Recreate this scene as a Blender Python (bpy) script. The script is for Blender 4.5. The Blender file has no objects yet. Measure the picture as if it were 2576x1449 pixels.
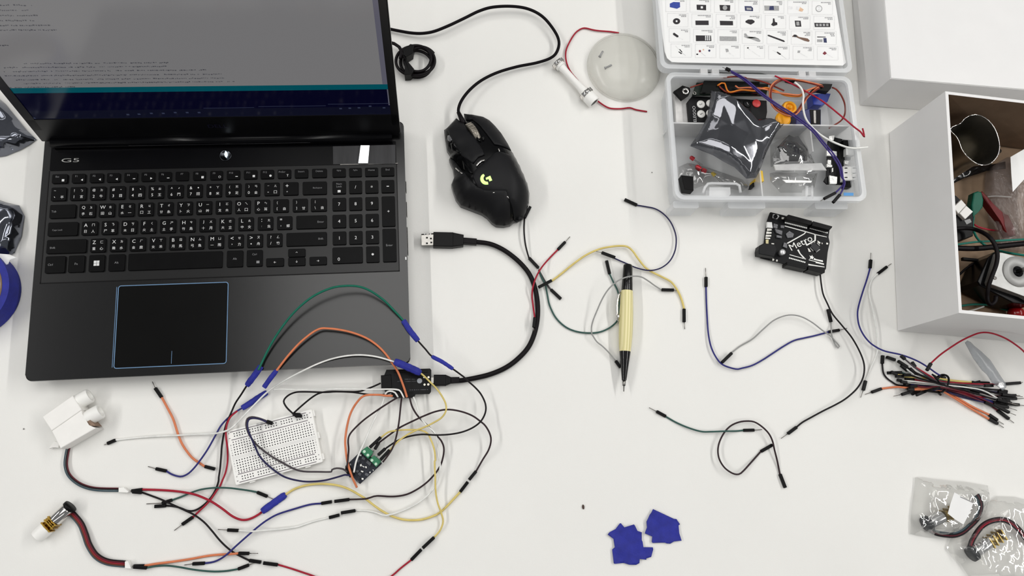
import bpy, bmesh, math, random
import numpy as np
from mathutils import Vector, Matrix, noise
random.seed(7)
sc = bpy.context.scene
COL = sc.collection

# ------------------------------------------------------------------ camera
FPX, CX, CY = 1904.0, 1288.0, 724.5
def _rot(a):
    th = math.sqrt(sum(k * k for k in a)); return Matrix.Rotation(th, 3, Vector(a) / th)
CR = _rot((0.2255, -0.0936, -0.048))
CP = Vector((0.3938, -0.0994, 0.7811))
cam_d = bpy.data.cameras.new('camera'); cam = bpy.data.objects.new('camera', cam_d); COL.objects.link(cam)
cam_d.sensor_fit = 'HORIZONTAL'; cam_d.sensor_width = 36.0; cam_d.lens = FPX / 2576 * 36
cam_d.clip_start = 0.02; cam_d.clip_end = 30
cam.matrix_world = Matrix.Translation(CP) @ CR.to_4x4()
sc.camera = cam
def ray(u, v):
    return CR @ Vector(((u - CX) / FPX, -(v - CY) / FPX, -1.0))
def U(u, v, z=0.0):
    d = ray(u, v); return CP + d * ((z - CP.z) / d.z)

# ------------------------------------------------------------------ light
sc.view_settings.view_transform = 'Standard'; sc.view_settings.look = 'None'
sc.view_settings.gamma = 1.0; sc.view_settings.use_curve_mapping = False
sc.view_settings.exposure = -0.08
wd = bpy.data.worlds.new('room'); sc.world = wd; wd.use_nodes = True
_bg = wd.node_tree.nodes['Background']
_bg.inputs[0].default_value = (0.96, 0.98, 1.0, 1); _bg.inputs[1].default_value = 0.22
def area(name, loc, sx, sy, power, target=None):
    l = bpy.data.lights.new(name, 'AREA'); l.shape = 'RECTANGLE'; l.size = sx; l.size_y = sy; l.energy = power
    l.color = (1.0, 0.985, 0.96)
    o = bpy.data.objects.new(name, l); COL.objects.link(o); o.location = loc
    if target is not None:
        o.rotation_euler = (Vector(target) - Vector(loc)).to_track_quat('-Z', 'Y').to_euler()
    return o
# fluorescent tubes far left and far right (they run along the table), a ceiling panel overhead, two cross tubes
area('ceiling_tube_lamp', (-1.60, 0.30, 1.95), 2.6, 0.06, 31, (0.45, 0.30, 0))
area('ceiling_tube_lamp', (2.15, 0.30, 1.75), 2.6, 0.06, 29, (0.45, 0.30, 0))
area('ceiling_panel_lamp', (0.45, 0.60, 2.05), 1.3, 1.0, 14)
area('ceiling_tube_lamp', (0.35, 1.65, 2.0), 2.4, 0.25, 4, (0.4, 0.4, 0))
area('ceiling_tube_lamp', (0.35, -0.95, 2.05), 2.0, 0.25, 4, (0.4, 0.0, 0))

# ------------------------------------------------------------------ helpers
def lin(c):
    return tuple((x / 255 / 12.92) if x / 255 <= 0.04045 else ((x / 255 + 0.055) / 1.055) ** 2.4 for x in c[:3])
MATS = {}
def mat(name, rgb=(200, 200, 200), rough=0.5, metal=0.0, var=0.06, nscale=60.0, bump=0.0, bscale=200.0, alpha=1.0,
        emit=0.0, spec=0.5, coat=0.0, trans=0.0, stretch=None):
    if name in MATS: return MATS[name]
    m = bpy.data.materials.new(name); m.use_nodes = True; nt = m.node_tree; b = nt.nodes['Principled BSDF']
    c = lin(rgb)
    tc = nt.nodes.new('ShaderNodeTexCoord'); mp = nt.nodes.new('ShaderNodeMapping')
    nt.links.new(tc.outputs['Object'], mp.inputs[0])
    if stretch: mp.inputs['Scale'].default_value = stretch
    nz = nt.nodes.new('ShaderNodeTexNoise'); nz.inputs['Scale'].default_value = nscale; nz.inputs['Detail'].default_value = 4
    nt.links.new(mp.outputs[0], nz.inputs['Vector'])
    rp = nt.nodes.new('ShaderNodeValToRGB'); e = rp.color_ramp.elements
    e[0].position = 0.3; e[1].position = 0.7
    e[0].color = tuple(max(0, x * (1 - var)) for x in c) + (1,); e[1].color = tuple(min(1, x * (1 + var)) for x in c) + (1,)
    nt.links.new(nz.outputs['Fac'], rp.inputs[0])
    nt.links.new(rp.outputs[0], b.inputs['Base Color'])
    b.inputs['Roughness'].default_value = rough; b.inputs['Metallic'].default_value = metal
    b.inputs['Specular IOR Level'].default_value = spec; b.inputs['Alpha'].default_value = alpha
    b.inputs['Coat Weight'].default_value = coat; b.inputs['Transmission Weight'].default_value = trans
    if emit:
        nt.links.new(rp.outputs[0], b.inputs['Emission Color']); b.inputs['Emission Strength'].default_value = emit
    if bump:
        n2 = nt.nodes.new('ShaderNodeTexNoise'); n2.inputs['Scale'].default_value = bscale; n2.inputs['Detail'].default_value = 5
        nt.links.new(mp.outputs[0], n2.inputs['Vector'])
        bp = nt.nodes.new('ShaderNodeBump'); bp.inputs['Strength'].default_value = bump; bp.inputs['Distance'].default_value = 0.001
        nt.links.new(n2.outputs['Fac'], bp.inputs['Height']); nt.links.new(bp.outputs[0], b.inputs['Normal'])
    MATS[name] = m; return m

WM = {}                                           # world matrix of every empty, before the depsgraph knows it
def thing(name, label, cat, loc=(0, 0, 0), rz=0.0, group=None):
    o = bpy.data.objects.new(name, None); COL.objects.link(o); o.empty_display_size = 0.01
    o.location = loc; o.rotation_euler = (0, 0, rz)
    WM[o.name] = Matrix.Translation(Vector(loc)) @ Matrix.Rotation(rz, 4, 'Z')
    o['label'] = label; o['category'] = cat
    if group: o['group'] = group
    return o
def tag(o, label, cat, group=None, kind=None):
    o['label'] = label; o['category'] = cat
    if group: o['group'] = group
    if kind: o['kind'] = kind
    return o
def obj(name, bm, m, parent=None, local=False, smooth=False, recalc=True, label=None):
    """link a bmesh as one mesh object; world coordinates unless local"""
    if recalc: bmesh.ops.recalc_face_normals(bm, faces=bm.faces[:])
    if smooth:
        for f in bm.faces: f.smooth = True
    me = bpy.data.meshes.new(name)
    loc = None
    if parent is not None:
        if not local: bm.transform(WM[parent.name].inverted())
    elif not local:
        xs = [v.co for v in bm.verts]
        loc = Vector(((min(c.x for c in xs) + max(c.x for c in xs)) / 2, (min(c.y for c in xs) + max(c.y for c in xs)) / 2, min(c.z for c in xs)))
        bm.transform(Matrix.Translation(-loc))
    bm.to_mesh(me); bm.free()
    for mm in (m if isinstance(m, (list, tuple)) else [m]): me.materials.append(mm)
    o = bpy.data.objects.new(name, me); COL.objects.link(o)
    if parent is not None:
        o.parent = parent; WM[o.name] = WM[parent.name]
    else:
        if loc is not None: o.location = loc
        WM[o.name] = Matrix.Translation(loc if loc is not None else Vector())
    if smooth:
        try: me.set_sharp_from_angle(angle=math.radians(38))
        except Exception: pass
    if label: o['label'] = label
    return o
NB = bmesh.new
def newfaces(bm, fn, mi=0, M=None):
    nv, nf = len(bm.verts), len(bm.faces); fn()
    bm.verts.ensure_lookup_table(); bm.faces.ensure_lookup_table()
    vs = bm.verts[nv:]; fs = bm.faces[nf:]
    if M is not None: bmesh.ops.transform(bm, matrix=M, verts=vs)
    for f in fs: f.material_index = mi
    return vs, fs
def box(bm, c, s, M=None, mi=0, bev=0.0):
    def fn():
        r = bmesh.ops.create_cube(bm, size=1.0)
        bmesh.ops.scale(bm, vec=s, verts=r['verts']); bmesh.ops.translate(bm, vec=c, verts=r['verts'])
        if bev:
            es = list({e for v in r['verts'] for e in v.link_edges})
            bmesh.ops.bevel(bm, geom=es, offset=bev, segments=2, profile=0.5, affect='EDGES')
    return newfaces(bm, fn, mi, M)
def prism(bm, pts, z0, z1, mi=0, bev=0.0, M=None, top=None):
    """pts: 2D/3D points; extruded from z0 to z1"""
    def fn():
        n = len(pts)
        a = [bm.verts.new((p[0], p[1], z0)) for p in pts]; t = [bm.verts.new((p[0], p[1], z1)) for p in (top or pts)]
        for i in range(n):
            bm.faces.new((a[i], a[(i + 1) % n], t[(i + 1) % n], t[i]))
        bm.faces.new(a[::-1]); ft = bm.faces.new(t)
        if bev:
            bmesh.ops.bevel(bm, geom=list(ft.edges), offset=bev, segments=2, profile=0.5, affect='EDGES')
    return newfaces(bm, fn, mi, M)
def pxprism(bm, pts, z0, z1, mi=0, bev=0.0):
    """prism whose outline is read from picture points at its top height"""
    q = [U(p[0], p[1], z1) for p in pts]
    return prism(bm, [(p.x, p.y) for p in q], z0, z1, mi, bev)
def flat(bm, pts, z, mi=0):
    f = bm.faces.new([bm.verts.new((p[0], p[1], z)) for p in pts]); f.material_index = mi; return f
def disc(c, r, n=20, a0=0.0, ry=None):
    return [(c[0] + r * math.cos(a0 + 2 * math.pi * i / n), c[1] + (ry or r) * math.sin(a0 + 2 * math.pi * i / n)) for i in range(n)]
def rrect(x0, y0, x1, y1, r, n=5):
    out = []
    for cx, cy, a in ((x1 - r, y1 - r, 0), (x0 + r, y1 - r, 90), (x0 + r, y0 + r, 180), (x1 - r, y0 + r, 270)):
        for i in range(n + 1):
            t = math.radians(a + 90 * i / n); out.append((cx + r * math.cos(t), cy + r * math.sin(t)))
    return out
def tube(bm, pts, r, n=8, mi=0, closed=False):
    pts = [Vector(p) for p in pts]
    rr = r if isinstance(r, (list, tuple)) else [r] * len(pts)
    t0 = (pts[1] - pts[0]).normalized(); ref = Vector((0, 0, 1)) if abs(t0.z) < 0.9 else Vector((1, 0, 0))
    u = t0.cross(ref).normalized(); rings = []
    for i, p in enumerate(pts):
        a = pts[(i - 1) % len(pts)] if closed else pts[max(i - 1, 0)]; b = pts[(i + 1) % len(pts)] if closed else pts[min(i + 1, len(pts) - 1)]
        t = (b - a)
        t = t.normalized() if t.length > 1e-9 else t0
        u = (u - t * u.dot(t)).normalized(); w = t.cross(u)
        rings.append([bm.verts.new(p + (u * math.cos(2 * math.pi * k / n) + w * math.sin(2 * math.pi * k / n)) * rr[i]) for k in range(n)])
    m = len(rings)
    for i in range(m if closed else m - 1):
        A, B = rings[i], rings[(i + 1) % m]
        for k in range(n):
            f = bm.faces.new((A[k], A[(k + 1) % n], B[(k + 1) % n], B[k])); f.material_index = mi; f.smooth = True
    if not closed:
        for R in (rings[0][::-1], rings[-1]):
            f = bm.faces.new(R); f.material_index = mi
def lathe(bm, prof, n=32, M=None, mi=0, close=True):
    """prof: (radius, height) along local z"""
    def fn():
        rings = []
        for r, h in prof:
            if r < 1e-7: rings.append([bm.verts.new((0, 0, h))])
            else: rings.append([bm.verts.new((r * math.cos(2 * math.pi * k / n), r * math.sin(2 * math.pi * k / n), h)) for k in range(n)])
        for A, B in zip(rings, rings[1:]):
            for k in range(n):
                q = [A[k % len(A)], A[(k + 1) % len(A)], B[(k + 1) % len(B)], B[k % len(B)]]
                q = [v for i, v in enumerate(q) if v not in q[:i]]
                if len(q) >= 3: bm.faces.new(q).smooth = True
        if close:
            for R in (rings[0], rings[-1]):
                if len(R) > 2: bm.faces.new(R)
    return newfaces(bm, fn, mi, M)
def axisM(p, d):
    """matrix taking local z to direction d, at p"""
    d = Vector(d).normalized(); return Matrix.Translation(Vector(p)) @ d.to_track_quat('Z', 'Y').to_matrix().to_4x4()
def edge_dist(poly):
    P = np.array([(p[0], p[1]) for p in poly]); Q = np.roll(P, -1, 0); D = Q - P; L = (D * D).sum(1) + 1e-12
    def f(x, y):
        w = np.array([x, y]) - P; t = np.clip((w * D).sum(1) / L, 0, 1)
        return float(np.sqrt((((w - D * t[:, None])) ** 2).sum(1)).min())
    return f
def patch(bm, poly, zf, step=0.003, thick=0.0, zb=None, mi=0):
    """outline filled with a fine grid, lifted to zf(x, y); thick or zb closes it below"""
    nv0, nf0 = len(bm.verts), len(bm.faces)
    b = bmesh.new()
    f = b.faces.new([b.verts.new((p[0], p[1], 0)) for p in poly])
    bmesh.ops.triangulate(b, faces=[f])
    xs = [p[0] for p in poly]; ys = [p[1] for p in poly]
    for ax, lo, hi in ((0, min(xs), max(xs)), (1, min(ys), max(ys))):
        k = lo + step
        while k < hi - step * 0.2:
            co = [0, 0, 0]; no = [0, 0, 0]; co[ax] = k; no[ax] = 1
            bmesh.ops.bisect_plane(b, geom=b.verts[:] + b.edges[:] + b.faces[:], plane_co=co, plane_no=no, dist=1e-7)
            k += step
    tv = b.verts[:]
    if thick or zb is not None:
        r = bmesh.ops.extrude_face_region(b, geom=b.faces[:])
        low = set(v for v in r['geom'] if isinstance(v, bmesh.types.BMVert))
        up = [v for v in b.verts if v not in low]
        for v in up: v.co.z = zf(v.co.x, v.co.y)
        for v in low:
            z = zf(v.co.x, v.co.y); v.co.z = (z - thick) if zb is None else zb
    else:
        for v in tv: v.co.z = zf(v.co.x, v.co.y)
    bmesh.ops.recalc_face_normals(b, faces=b.faces[:])
    me = bpy.data.meshes.new('tmp'); b.to_mesh(me); b.free(); bm.from_mesh(me); bpy.data.meshes.remove(me)
    bm.faces.ensure_lookup_table()
    for f in bm.faces[nf0:]: f.material_index = mi; f.smooth = True
def pts(s, ox=0.0, oy=0.0, k=1.0):
    """'x,y x,y' in the coordinates of an enlarged crop -> picture points"""
    return [(ox + float(a.split(',')[0]) / k, oy + float(a.split(',')[1]) / k) for a in s.split()]
def world(pp, z): return [U(p[0], p[1], z) for p in pp]
def spline(p, step=4.0, closed=False):
    P = [np.array(q, float) for q in p]; out = []
    n = len(P)
    for i in range(n if closed else n - 1):
        if closed: a, b, c, d = P[i - 1], P[i], P[(i + 1) % n], P[(i + 2) % n]
        else: a, b, c, d = P[max(i - 1, 0)], P[i], P[i + 1], P[min(i + 2, n - 1)]
        m = max(1, int(np.linalg.norm((c - b)[:2]) / step))
        for k in range(m):
            t = k / m; out.append(0.5 * (2 * b + (c - a) * t + (2 * a - 5 * b + 4 * c - d) * t * t + (3 * b - a - 3 * c + d) * t ** 3))
    if not closed: out.append(P[-1])
    return out
_TX = {}
def glyphs(s):
    if s not in _TX:
        cu = bpy.data.curves.new('t', 'FONT'); cu.body = s; cu.size = 1.0; cu.align_x = 'CENTER'; cu.align_y = 'CENTER'
        cu.resolution_u = 3
        o = bpy.data.objects.new('t', cu); me = bpy.data.meshes.new_from_object(o)
        vs = [v.co.copy() for v in me.vertices]; fs = [list(p.vertices) for p in me.polygons]
        bpy.data.objects.remove(o); bpy.data.curves.remove(cu); bpy.data.meshes.remove(me)
        if vs:
            cx = (min(v.x for v in vs) + max(v.x for v in vs)) / 2; cy = (min(v.y for v in vs) + max(v.y for v in vs)) / 2
            w = max(v.x for v in vs) - min(v.x for v in vs); h = max(v.y for v in vs) - min(v.y for v in vs)
            vs = [Vector((v.x - cx, v.y - cy, 0)) for v in vs]
        else: w = h = 1
        _TX[s] = (vs, fs, w, h)
    return _TX[s]
def text(bm, s, c, h=None, w=None, rot=0.0, z=0.0, mi=0, M=None, fit=None):
    """letters centred at c; h = letter height, w = whole width (both stretch), fit = longest side"""
    vs, fs, gw, gh = glyphs(s)
    if not vs: return
    if fit: k = fit / max(gw, gh); kx = ky = k
    else:
        ky = (h / gh) if h else (w / gw); kx = (w / gw) if w else ky
    ca, sa = math.cos(rot), math.sin(rot); nv = []
    for v in vs:
        x, y = v.x * kx, v.y * ky; co = Vector((c[0] + x * ca - y * sa, c[1] + x * sa + y * ca, z))
        nv.append(bm.verts.new(M @ co if M is not None else co))
    for f in fs:
        try: ff = bm.faces.new([nv[i] for i in f]); ff.material_index = mi
        except ValueError: pass

# ------------------------------------------------------------------ height map: what loose wires rest on
HX0, HY0, HS = -0.12, -0.27, 0.0008
HM = np.zeros((int(0.75 / HS), int(1.30 / HS)))
def h_idx(x, y): return int((y - HY0) / HS), int((x - HX0) / HS)
def h_raise(poly, z):
    """everything inside an outline becomes a support of height z"""
    P = [(p[0], p[1]) for p in poly]
    i0, j0 = h_idx(min(p[0] for p in P), min(p[1] for p in P)); i1, j1 = h_idx(max(p[0] for p in P), max(p[1] for p in P))
    i0, j0 = max(i0, 0), max(j0, 0); i1, j1 = min(i1 + 1, HM.shape[0]), min(j1 + 1, HM.shape[1])
    if i1 <= i0 or j1 <= j0: return
    Y, X = np.mgrid[i0:i1, j0:j1]; X = HX0 + (X + .5) * HS; Y = HY0 + (Y + .5) * HS
    ins = np.zeros(X.shape, bool); n = len(P)
    for k in range(n):
        xa, ya = P[k]; xb, yb = P[(k + 1) % n]
        if ya == yb: continue
        ins ^= ((ya > Y) != (yb > Y)) & (X < (xb - xa) * (Y - ya) / (yb - ya) + xa)
    sub = HM[i0:i1, j0:j1]; sub[ins] = np.maximum(sub[ins], z)
def h_raise_px(pp, z): h_raise([(q.x, q.y) for q in world(pp, z)], z)
def h_get(x, y, rad):
    i, j = h_idx(x, y); k = max(1, int(rad / HS + .5))
    a, b = max(i - k, 0), max(j - k, 0)
    s = HM[a:i + k + 1, b:j + k + 1]
    return float(s.max()) if s.size else 0.0
def h_stamp(P, r):
    for p in P:
        i, j = h_idx(p[0], p[1]); k = int(r / HS + .5)
        a, b = max(i - k, 0), max(j - k, 0)
        s = HM[a:i + k + 1, b:j + k + 1]
        if s.size: np.maximum(s, p[2] + r, out=s)
def settle(px, r, zh=None, slope=0.45, floor=0.0, stamp=True, rr=None):
    """picture path -> 3D path lying on whatever is beneath it (zh: lowest height wanted per point)"""
    n = len(px); zh = np.zeros(n) if zh is None else np.array(zh, float); z = np.maximum(zh, r)
    for it in range(4):
        P = [U(p[0], p[1], zz) for p, zz in zip(px, z)]
        g = np.array([h_get(p.x, p.y, r + 0.0003) + r + 0.00015 for p in P])
        zmin = np.maximum(np.maximum(g, zh), floor + r)
        s = np.concatenate([[0], np.cumsum([(P[i + 1] - P[i]).xy.length for i in range(n - 1)])])
        D = np.abs(s[:, None] - s[None, :])
        z = (zmin[None, :] - slope * D).max(1)
        W = np.exp(-(D / 0.004) ** 2); zs = (W * z[None, :]).sum(1) / W.sum(1)
        z = np.maximum(zs, np.maximum(g, zh * 0))
    P = [U(p[0], p[1], zz) for p, zz in zip(px, z)]
    if stamp: h_stamp(P, r)
    return P
# ------------------------------------------------------------------ materials
m_cloth = mat('white_cloth', (229, 228, 224), 0.85, var=0.012, nscale=9, bump=0.12, bscale=900, spec=0.2)
m_lap = mat('laptop_black', (9, 9, 10), 0.22, var=0.12, nscale=22, bump=0.03, bscale=1500, spec=0.5)
m_plate = mat('keyboard_plate_black', (11, 11, 12), 0.32, var=0.08, nscale=30, spec=0.32)
m_key = mat('key_black', (9, 9, 10), 0.34, var=0.15, nscale=80, spec=0.07)
m_leg = mat('legend_white', (215, 215, 215), 0.6, var=0.1, nscale=400)
m_dim = mat('legend_grey', (120, 120, 122), 0.6, var=0.1, nscale=400)
m_gloss = mat('gloss_black', (6, 6, 8), 0.22, var=0.2, spec=0.12)
m_black = mat('black_plastic', (9, 8, 9), 0.42, var=0.15, nscale=90, spec=0.14)
m_matte = mat('matte_black', (18, 18, 20), 0.5, var=0.12, nscale=120, bump=0.05, bscale=2500, spec=0.2)
m_rub = mat('black_rubber', (14, 10, 13), 0.5, var=0.12, nscale=200, spec=0.15)
m_steel = mat('bright_steel', (140, 138, 134), 0.25, 1.0, var=0.08, nscale=300)
m_chrome = mat('chrome', (215, 212, 208), 0.08, 1.0, var=0.04)
m_brass = mat('brass', (190, 155, 70), 0.25, 1.0, var=0.12, nscale=300)
m_pin = mat('pin_metal', (135, 130, 125), 0.3, 1.0, var=0.08, nscale=500)
m_white = mat('white_plastic', (236, 235, 231), 0.45, var=0.02, nscale=40)
m_print = mat('printed_white_plastic', (236, 234, 230), 0.6, var=0.02, nscale=80, bump=0.12, bscale=1200)
m_tape = mat('blue_masking_tape', (36, 42, 138), 0.62, var=0.16, nscale=120, bump=0.25, bscale=700, spec=0.3)
m_blue = mat('touchpad_blue', (90, 125, 160), 0.4, var=0.1)
m_pcb = mat('black_circuit_board', (9, 9, 11), 0.4, var=0.2, nscale=150, spec=0.15)
m_frost = mat('frosted_polypropylene', (232, 234, 236), 0.35, var=0.02, nscale=30, alpha=0.42, bump=0.08, bscale=600)
def filmmat(name, tint, ior, rough, bump, bscale, base=0.0):
    """thin clear film: mostly see-through, mirror-like where it turns away"""
    m = bpy.data.materials.new(name); m.use_nodes = True; nt = m.node_tree; nt.nodes.clear()
    out = nt.nodes.new('ShaderNodeOutputMaterial'); mx = nt.nodes.new('ShaderNodeMixShader'); tr = nt.nodes.new('ShaderNodeBsdfTransparent'); gl = nt.nodes.new('ShaderNodeBsdfGlossy')
    lw = nt.nodes.new('ShaderNodeLayerWeight'); lw.inputs['Blend'].default_value = 0.5
    fr = nt.nodes.new('ShaderNodeMath'); fr.operation = 'POWER'; fr.inputs[1].default_value = 2.2
    fa = nt.nodes.new('ShaderNodeMath'); fa.operation = 'MULTIPLY_ADD'; fa.inputs[1].default_value = .9; fa.inputs[2].default_value = ior
    tr.inputs[0].default_value = lin(tint) + (1,); gl.inputs['Roughness'].default_value = rough
    tc = nt.nodes.new('ShaderNodeTexCoord'); nz = nt.nodes.new('ShaderNodeTexNoise'); nz.inputs['Scale'].default_value = bscale; nz.inputs['Detail'].default_value = 2.5; nz.inputs['Distortion'].default_value = .6
    bp = nt.nodes.new('ShaderNodeBump'); bp.inputs['Strength'].default_value = bump; bp.inputs['Distance'].default_value = 0.002
    nt.links.new(tc.outputs['Object'], nz.inputs['Vector']); nt.links.new(nz.outputs['Fac'], bp.inputs['Height'])
    nt.links.new(bp.outputs[0], gl.inputs['Normal']); nt.links.new(bp.outputs[0], lw.inputs['Normal'])
    nt.links.new(lw.outputs['Facing'], fr.inputs[0]); nt.links.new(fr.outputs[0], fa.inputs[0]); fa.use_clamp = True
    nt.links.new(fa.outputs[0], mx.inputs[0]); nt.links.new(tr.outputs[0], mx.inputs[1]); nt.links.new(gl.outputs[0], mx.inputs[2]); nt.links.new(mx.outputs[0], out.inputs[0])
    return m
m_clear = filmmat('clear_bag_film', (246, 246, 245), .10, .06, .55, 60)
m_foil = mat('antistatic_film', (120, 123, 132), 0.10, 0.95, var=0.15, nscale=35, alpha=0.92, bump=0.04, bscale=60)
m_kraft = mat('kraft_board', (122, 101, 82), 0.85, var=0.08, nscale=60, bump=0.15, bscale=900, spec=0.2)
m_paper = mat('white_paper', (233, 233, 232), 0.8, var=0.015, nscale=50, spec=0.25)
m_card = mat('white_box_board', (224, 223, 222), 0.6, var=0.012, nscale=30, spec=0.3)

# ------------------------------------------------------------------ the setting: floor, cloth-covered table
bm = NB(); box(bm, (0.5, 0.2, -0.76), (6, 6, 0.02)); fl = obj('floor', bm, mat('floor_grey', (120, 118, 115), 0.6, var=0.08, nscale=6))
fl['kind'] = 'structure'
bm = NB()
fold = [(-0.035, 0.006, .0007), (0.020, .02, .0005), (0.382, .007, .0009), (0.408, .010, .0008), (0.585, .016, .0009), (0.61, .010, .0006), (0.925, .02, .0009), (0.20, .015, .0006)]
def cloth_z(x, y):
    z = 0.0
    for fx, w, a in fold:
        z -= a * math.exp(-((x - fx - 0.02 * (y - .1)) / w) ** 2)
    return z - 0.0006 * (0.5 + 0.5 * noise.noise((x * 7, y * 5, 3)))
X0, X1, Y0, Y1 = -0.55, 1.65, -0.5, 0.95
gx = np.arange(X0, X1 + .001, 0.006); gy = np.arange(Y0, Y1 + .001, 0.03)
V = [[bm.verts.new((x, y, cloth_z(x, y))) for x in gx] for y in gy]
for j in range(len(gy) - 1):
    for i in range(len(gx) - 1): bm.faces.new((V[j][i], V[j][i + 1], V[j + 1][i + 1], V[j + 1][i]))
ring = V[0] + [r[-1] for r in V[1:]] + V[-1][-2::-1] + [r[0] for r in V[-2:0:-1]]
low = []
for k, v in enumerate(ring):                      # the cloth hangs down all round to the floor
    c = v.co; o = 0.018 * math.sin(k * 0.33) + 0.012
    dx = -o if c.x <= X0 + 1e-6 else (o if c.x >= X1 - 1e-3 else 0); dy = -o if c.y <= Y0 + 1e-6 else (o if c.y >= Y1 - 1e-3 else 0)
    low.append(bm.verts.new((c.x + dx, c.y + dy, -0.749)))
for k in range(len(ring)):
    bm.faces.new((ring[k], low[k], low[(k + 1) % len(ring)], ring[(k + 1) % len(ring)]))
tag(obj('tablecloth', bm, m_cloth, smooth=True), 'white tablecloth covering the whole worktable under everything', 'tablecloth')

# ------------------------------------------------------------------ laptop
LW, LYH, LZ = 0.3643, 0.2428, 0.022
lap = thing('laptop', 'black open laptop with code on its screen, left side of the table', 'laptop', (LW / 2, 0.13, 0))
bm = NB()
prism(bm, rrect(0.004, 0.006, LW - .002, 0.262, 0.006), 0.0005, LZ - .004, top=rrect(0.0, 0.0, LW, 0.262, 0.006)); prism(bm, rrect(0.0, 0.0, LW, 0.262, 0.006), LZ - .004, LZ, bev=0.0012)
obj('base', bm, m_lap, lap)
h_raise([(-0.001, -0.0015), (LW + .001, -0.0015), (LW + .001, 0.264), (-0.001, 0.264)], LZ + 0.0002)
bm = NB(); prism(bm, rrect(0.0072, 0.0962, 0.3555, 0.2125, 0.0012), LZ - .001, LZ + 0.0003)
obj('keyboard_plate', bm, m_plate, lap)
bm = NB()                                          # raised rim round the keyboard
for x0, y0, x1, y1 in ((.0066, .0955, .0074, .2128), (.3552, .0955, .356, .2128), (.0066, .0953, .356, .0962)):
    box(bm, ((x0 + x1) / 2, (y0 + y1) / 2, LZ + .0002), (x1 - x0, y1 - y0, .0008))
obj('keyboard_rim', bm, m_black, lap)
bm = NB(); prism(bm, rrect(0.0072, 0.2130, 0.3555, 0.2385, 0.001), LZ - .001, LZ + 0.0006)
obj('speaker_strip', bm, m_gloss, lap)
bm = NB(); box(bm, (0.327, 0.2131, LZ + .0006), (0.060, 0.0006, 0.0006))
obj('trim', bm, m_steel, lap, label='thin bright trim at the right end of the glossy strip')
# glossy film at the right end of the strip
q = [U(838, 370, LZ + .001), U(995, 366, LZ + .001), U(995, 412, LZ + .001), U(838, 413, LZ + .001)]
bm = NB(); q0 = [(p.x, p.y) for p in q]
vs = [bm.verts.new((p.x, p.y, z)) for p, z in zip(q, (.0248, .0248, .0229, .0229))] + [bm.verts.new((p.x, p.y, LZ + .0004)) for p in q]
bm.faces.new(vs[:4]); bm.faces.new(vs[4:][::-1])
for i in range(4): bm.faces.new((vs[i], vs[(i + 1) % 4], vs[4 + (i + 1) % 4], vs[4 + i]))
obj('glossy_film', bm, mat('grey_film', (46, 46, 48), 0.35, var=0.25, nscale=70, spec=.2, stretch=(3, 0.3, 1)), lap, label='dark glossy film patch at the right end of the strip')
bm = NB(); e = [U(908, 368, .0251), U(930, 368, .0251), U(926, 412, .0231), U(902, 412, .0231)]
e = [Vector((p.x, p.y, z)) for p, z in zip(e, (.0274, .0274, .0250, .0250))]      # added fold, tilted to mirror the ceiling panel as a bright stripe
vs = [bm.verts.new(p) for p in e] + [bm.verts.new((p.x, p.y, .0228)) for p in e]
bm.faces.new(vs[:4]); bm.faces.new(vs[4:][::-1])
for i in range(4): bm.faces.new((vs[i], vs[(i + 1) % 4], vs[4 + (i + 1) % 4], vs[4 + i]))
obj('glint_fold', bm, mat('glint_silver', (205, 207, 210), 0.16, 1.0, var=0.04, nscale=200), lap, label='added silver fold across the glossy film')
p = U(568, 392, LZ)
bm = NB(); lathe(bm, [(0.0062, .0), (0.0062, .0012), (.0055, .0016), (0.005, .0011), (0, .0011)], 32, Matrix.Translation((p.x, p.y, LZ)))
pb = obj('power_button', bm, mat('dark_chrome', (60, 62, 66), 0.15, 1.0), lap)
bm = NB(); g = [U(a, b, LZ + .0018) for a, b in pts('567,379 572,383 573,390 570,397 566,394 564,388')]
prism(bm, [(v.x, v.y) for v in g], LZ + .001, LZ + .0019)
obj('power_drop', bm, mat('drop_glow', (215, 228, 240), 0.3, emit=0.7, var=.02), pb)  # pale drop shape on the button, with emission of its own
bm = NB(); p = U(178, 404, LZ); text(bm, 'G5', (p.x, p.y), h=0.0042, w=0.0172, z=LZ + .0009)
obj('emblem', bm, mat('emblem_grey', (165, 165, 162), 0.3, 0.6), lap, label='silver model lettering left of the power button')
# touchpad
tp = [U(*a, LZ) for a in ((299, 717), (575, 714), (571, 916), (289, 927))]
tx0, tx1, ty0, ty1 = 0.0808, 0.1858, 0.0085, 0.0902
bm = NB(); prism(bm, rrect(tx0, ty0, tx1, ty1, .0025), LZ - .001, LZ + .0003)
tpo = obj('touchpad', bm, mat('touchpad_black', (6, 6, 6), 0.3, var=0.15, nscale=30, spec=.10), lap)
bm = NB()
o1, i1 = rrect(tx0 - .0004, ty0 - .0004, tx1 + .0004, ty1 + .0004, .0029), rrect(tx0 + .0004, ty0 + .0004, tx1 - .0004, ty1 - .0004, .0021)
ov = [bm.verts.new((a, b, LZ + .0005)) for a, b in o1]; iv = [bm.verts.new((a, b, LZ + .0005)) for a, b in i1]
for i in range(len(ov)): bm.faces.new((ov[i], ov[(i + 1) % len(ov)], iv[(i + 1) % len(ov)], iv[i]))
box(bm, (tx0 - .0016, (ty0 + ty1) / 2, LZ + .0003), (.0005, ty1 - ty0 - .002, .0004))
c = U(432, 899, LZ); box(bm, (c.x, c.y, LZ + .0004), (.0004, .0125, .0002))
obj('touchpad_trim', bm, m_blue, tpo, label='thin blue line round the touchpad')
bm = NB(); q = U(1021, 650, LZ); box(bm, (q.x, q.y, LZ - .0002), (.0012, .003, .0008), M=None)
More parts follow.
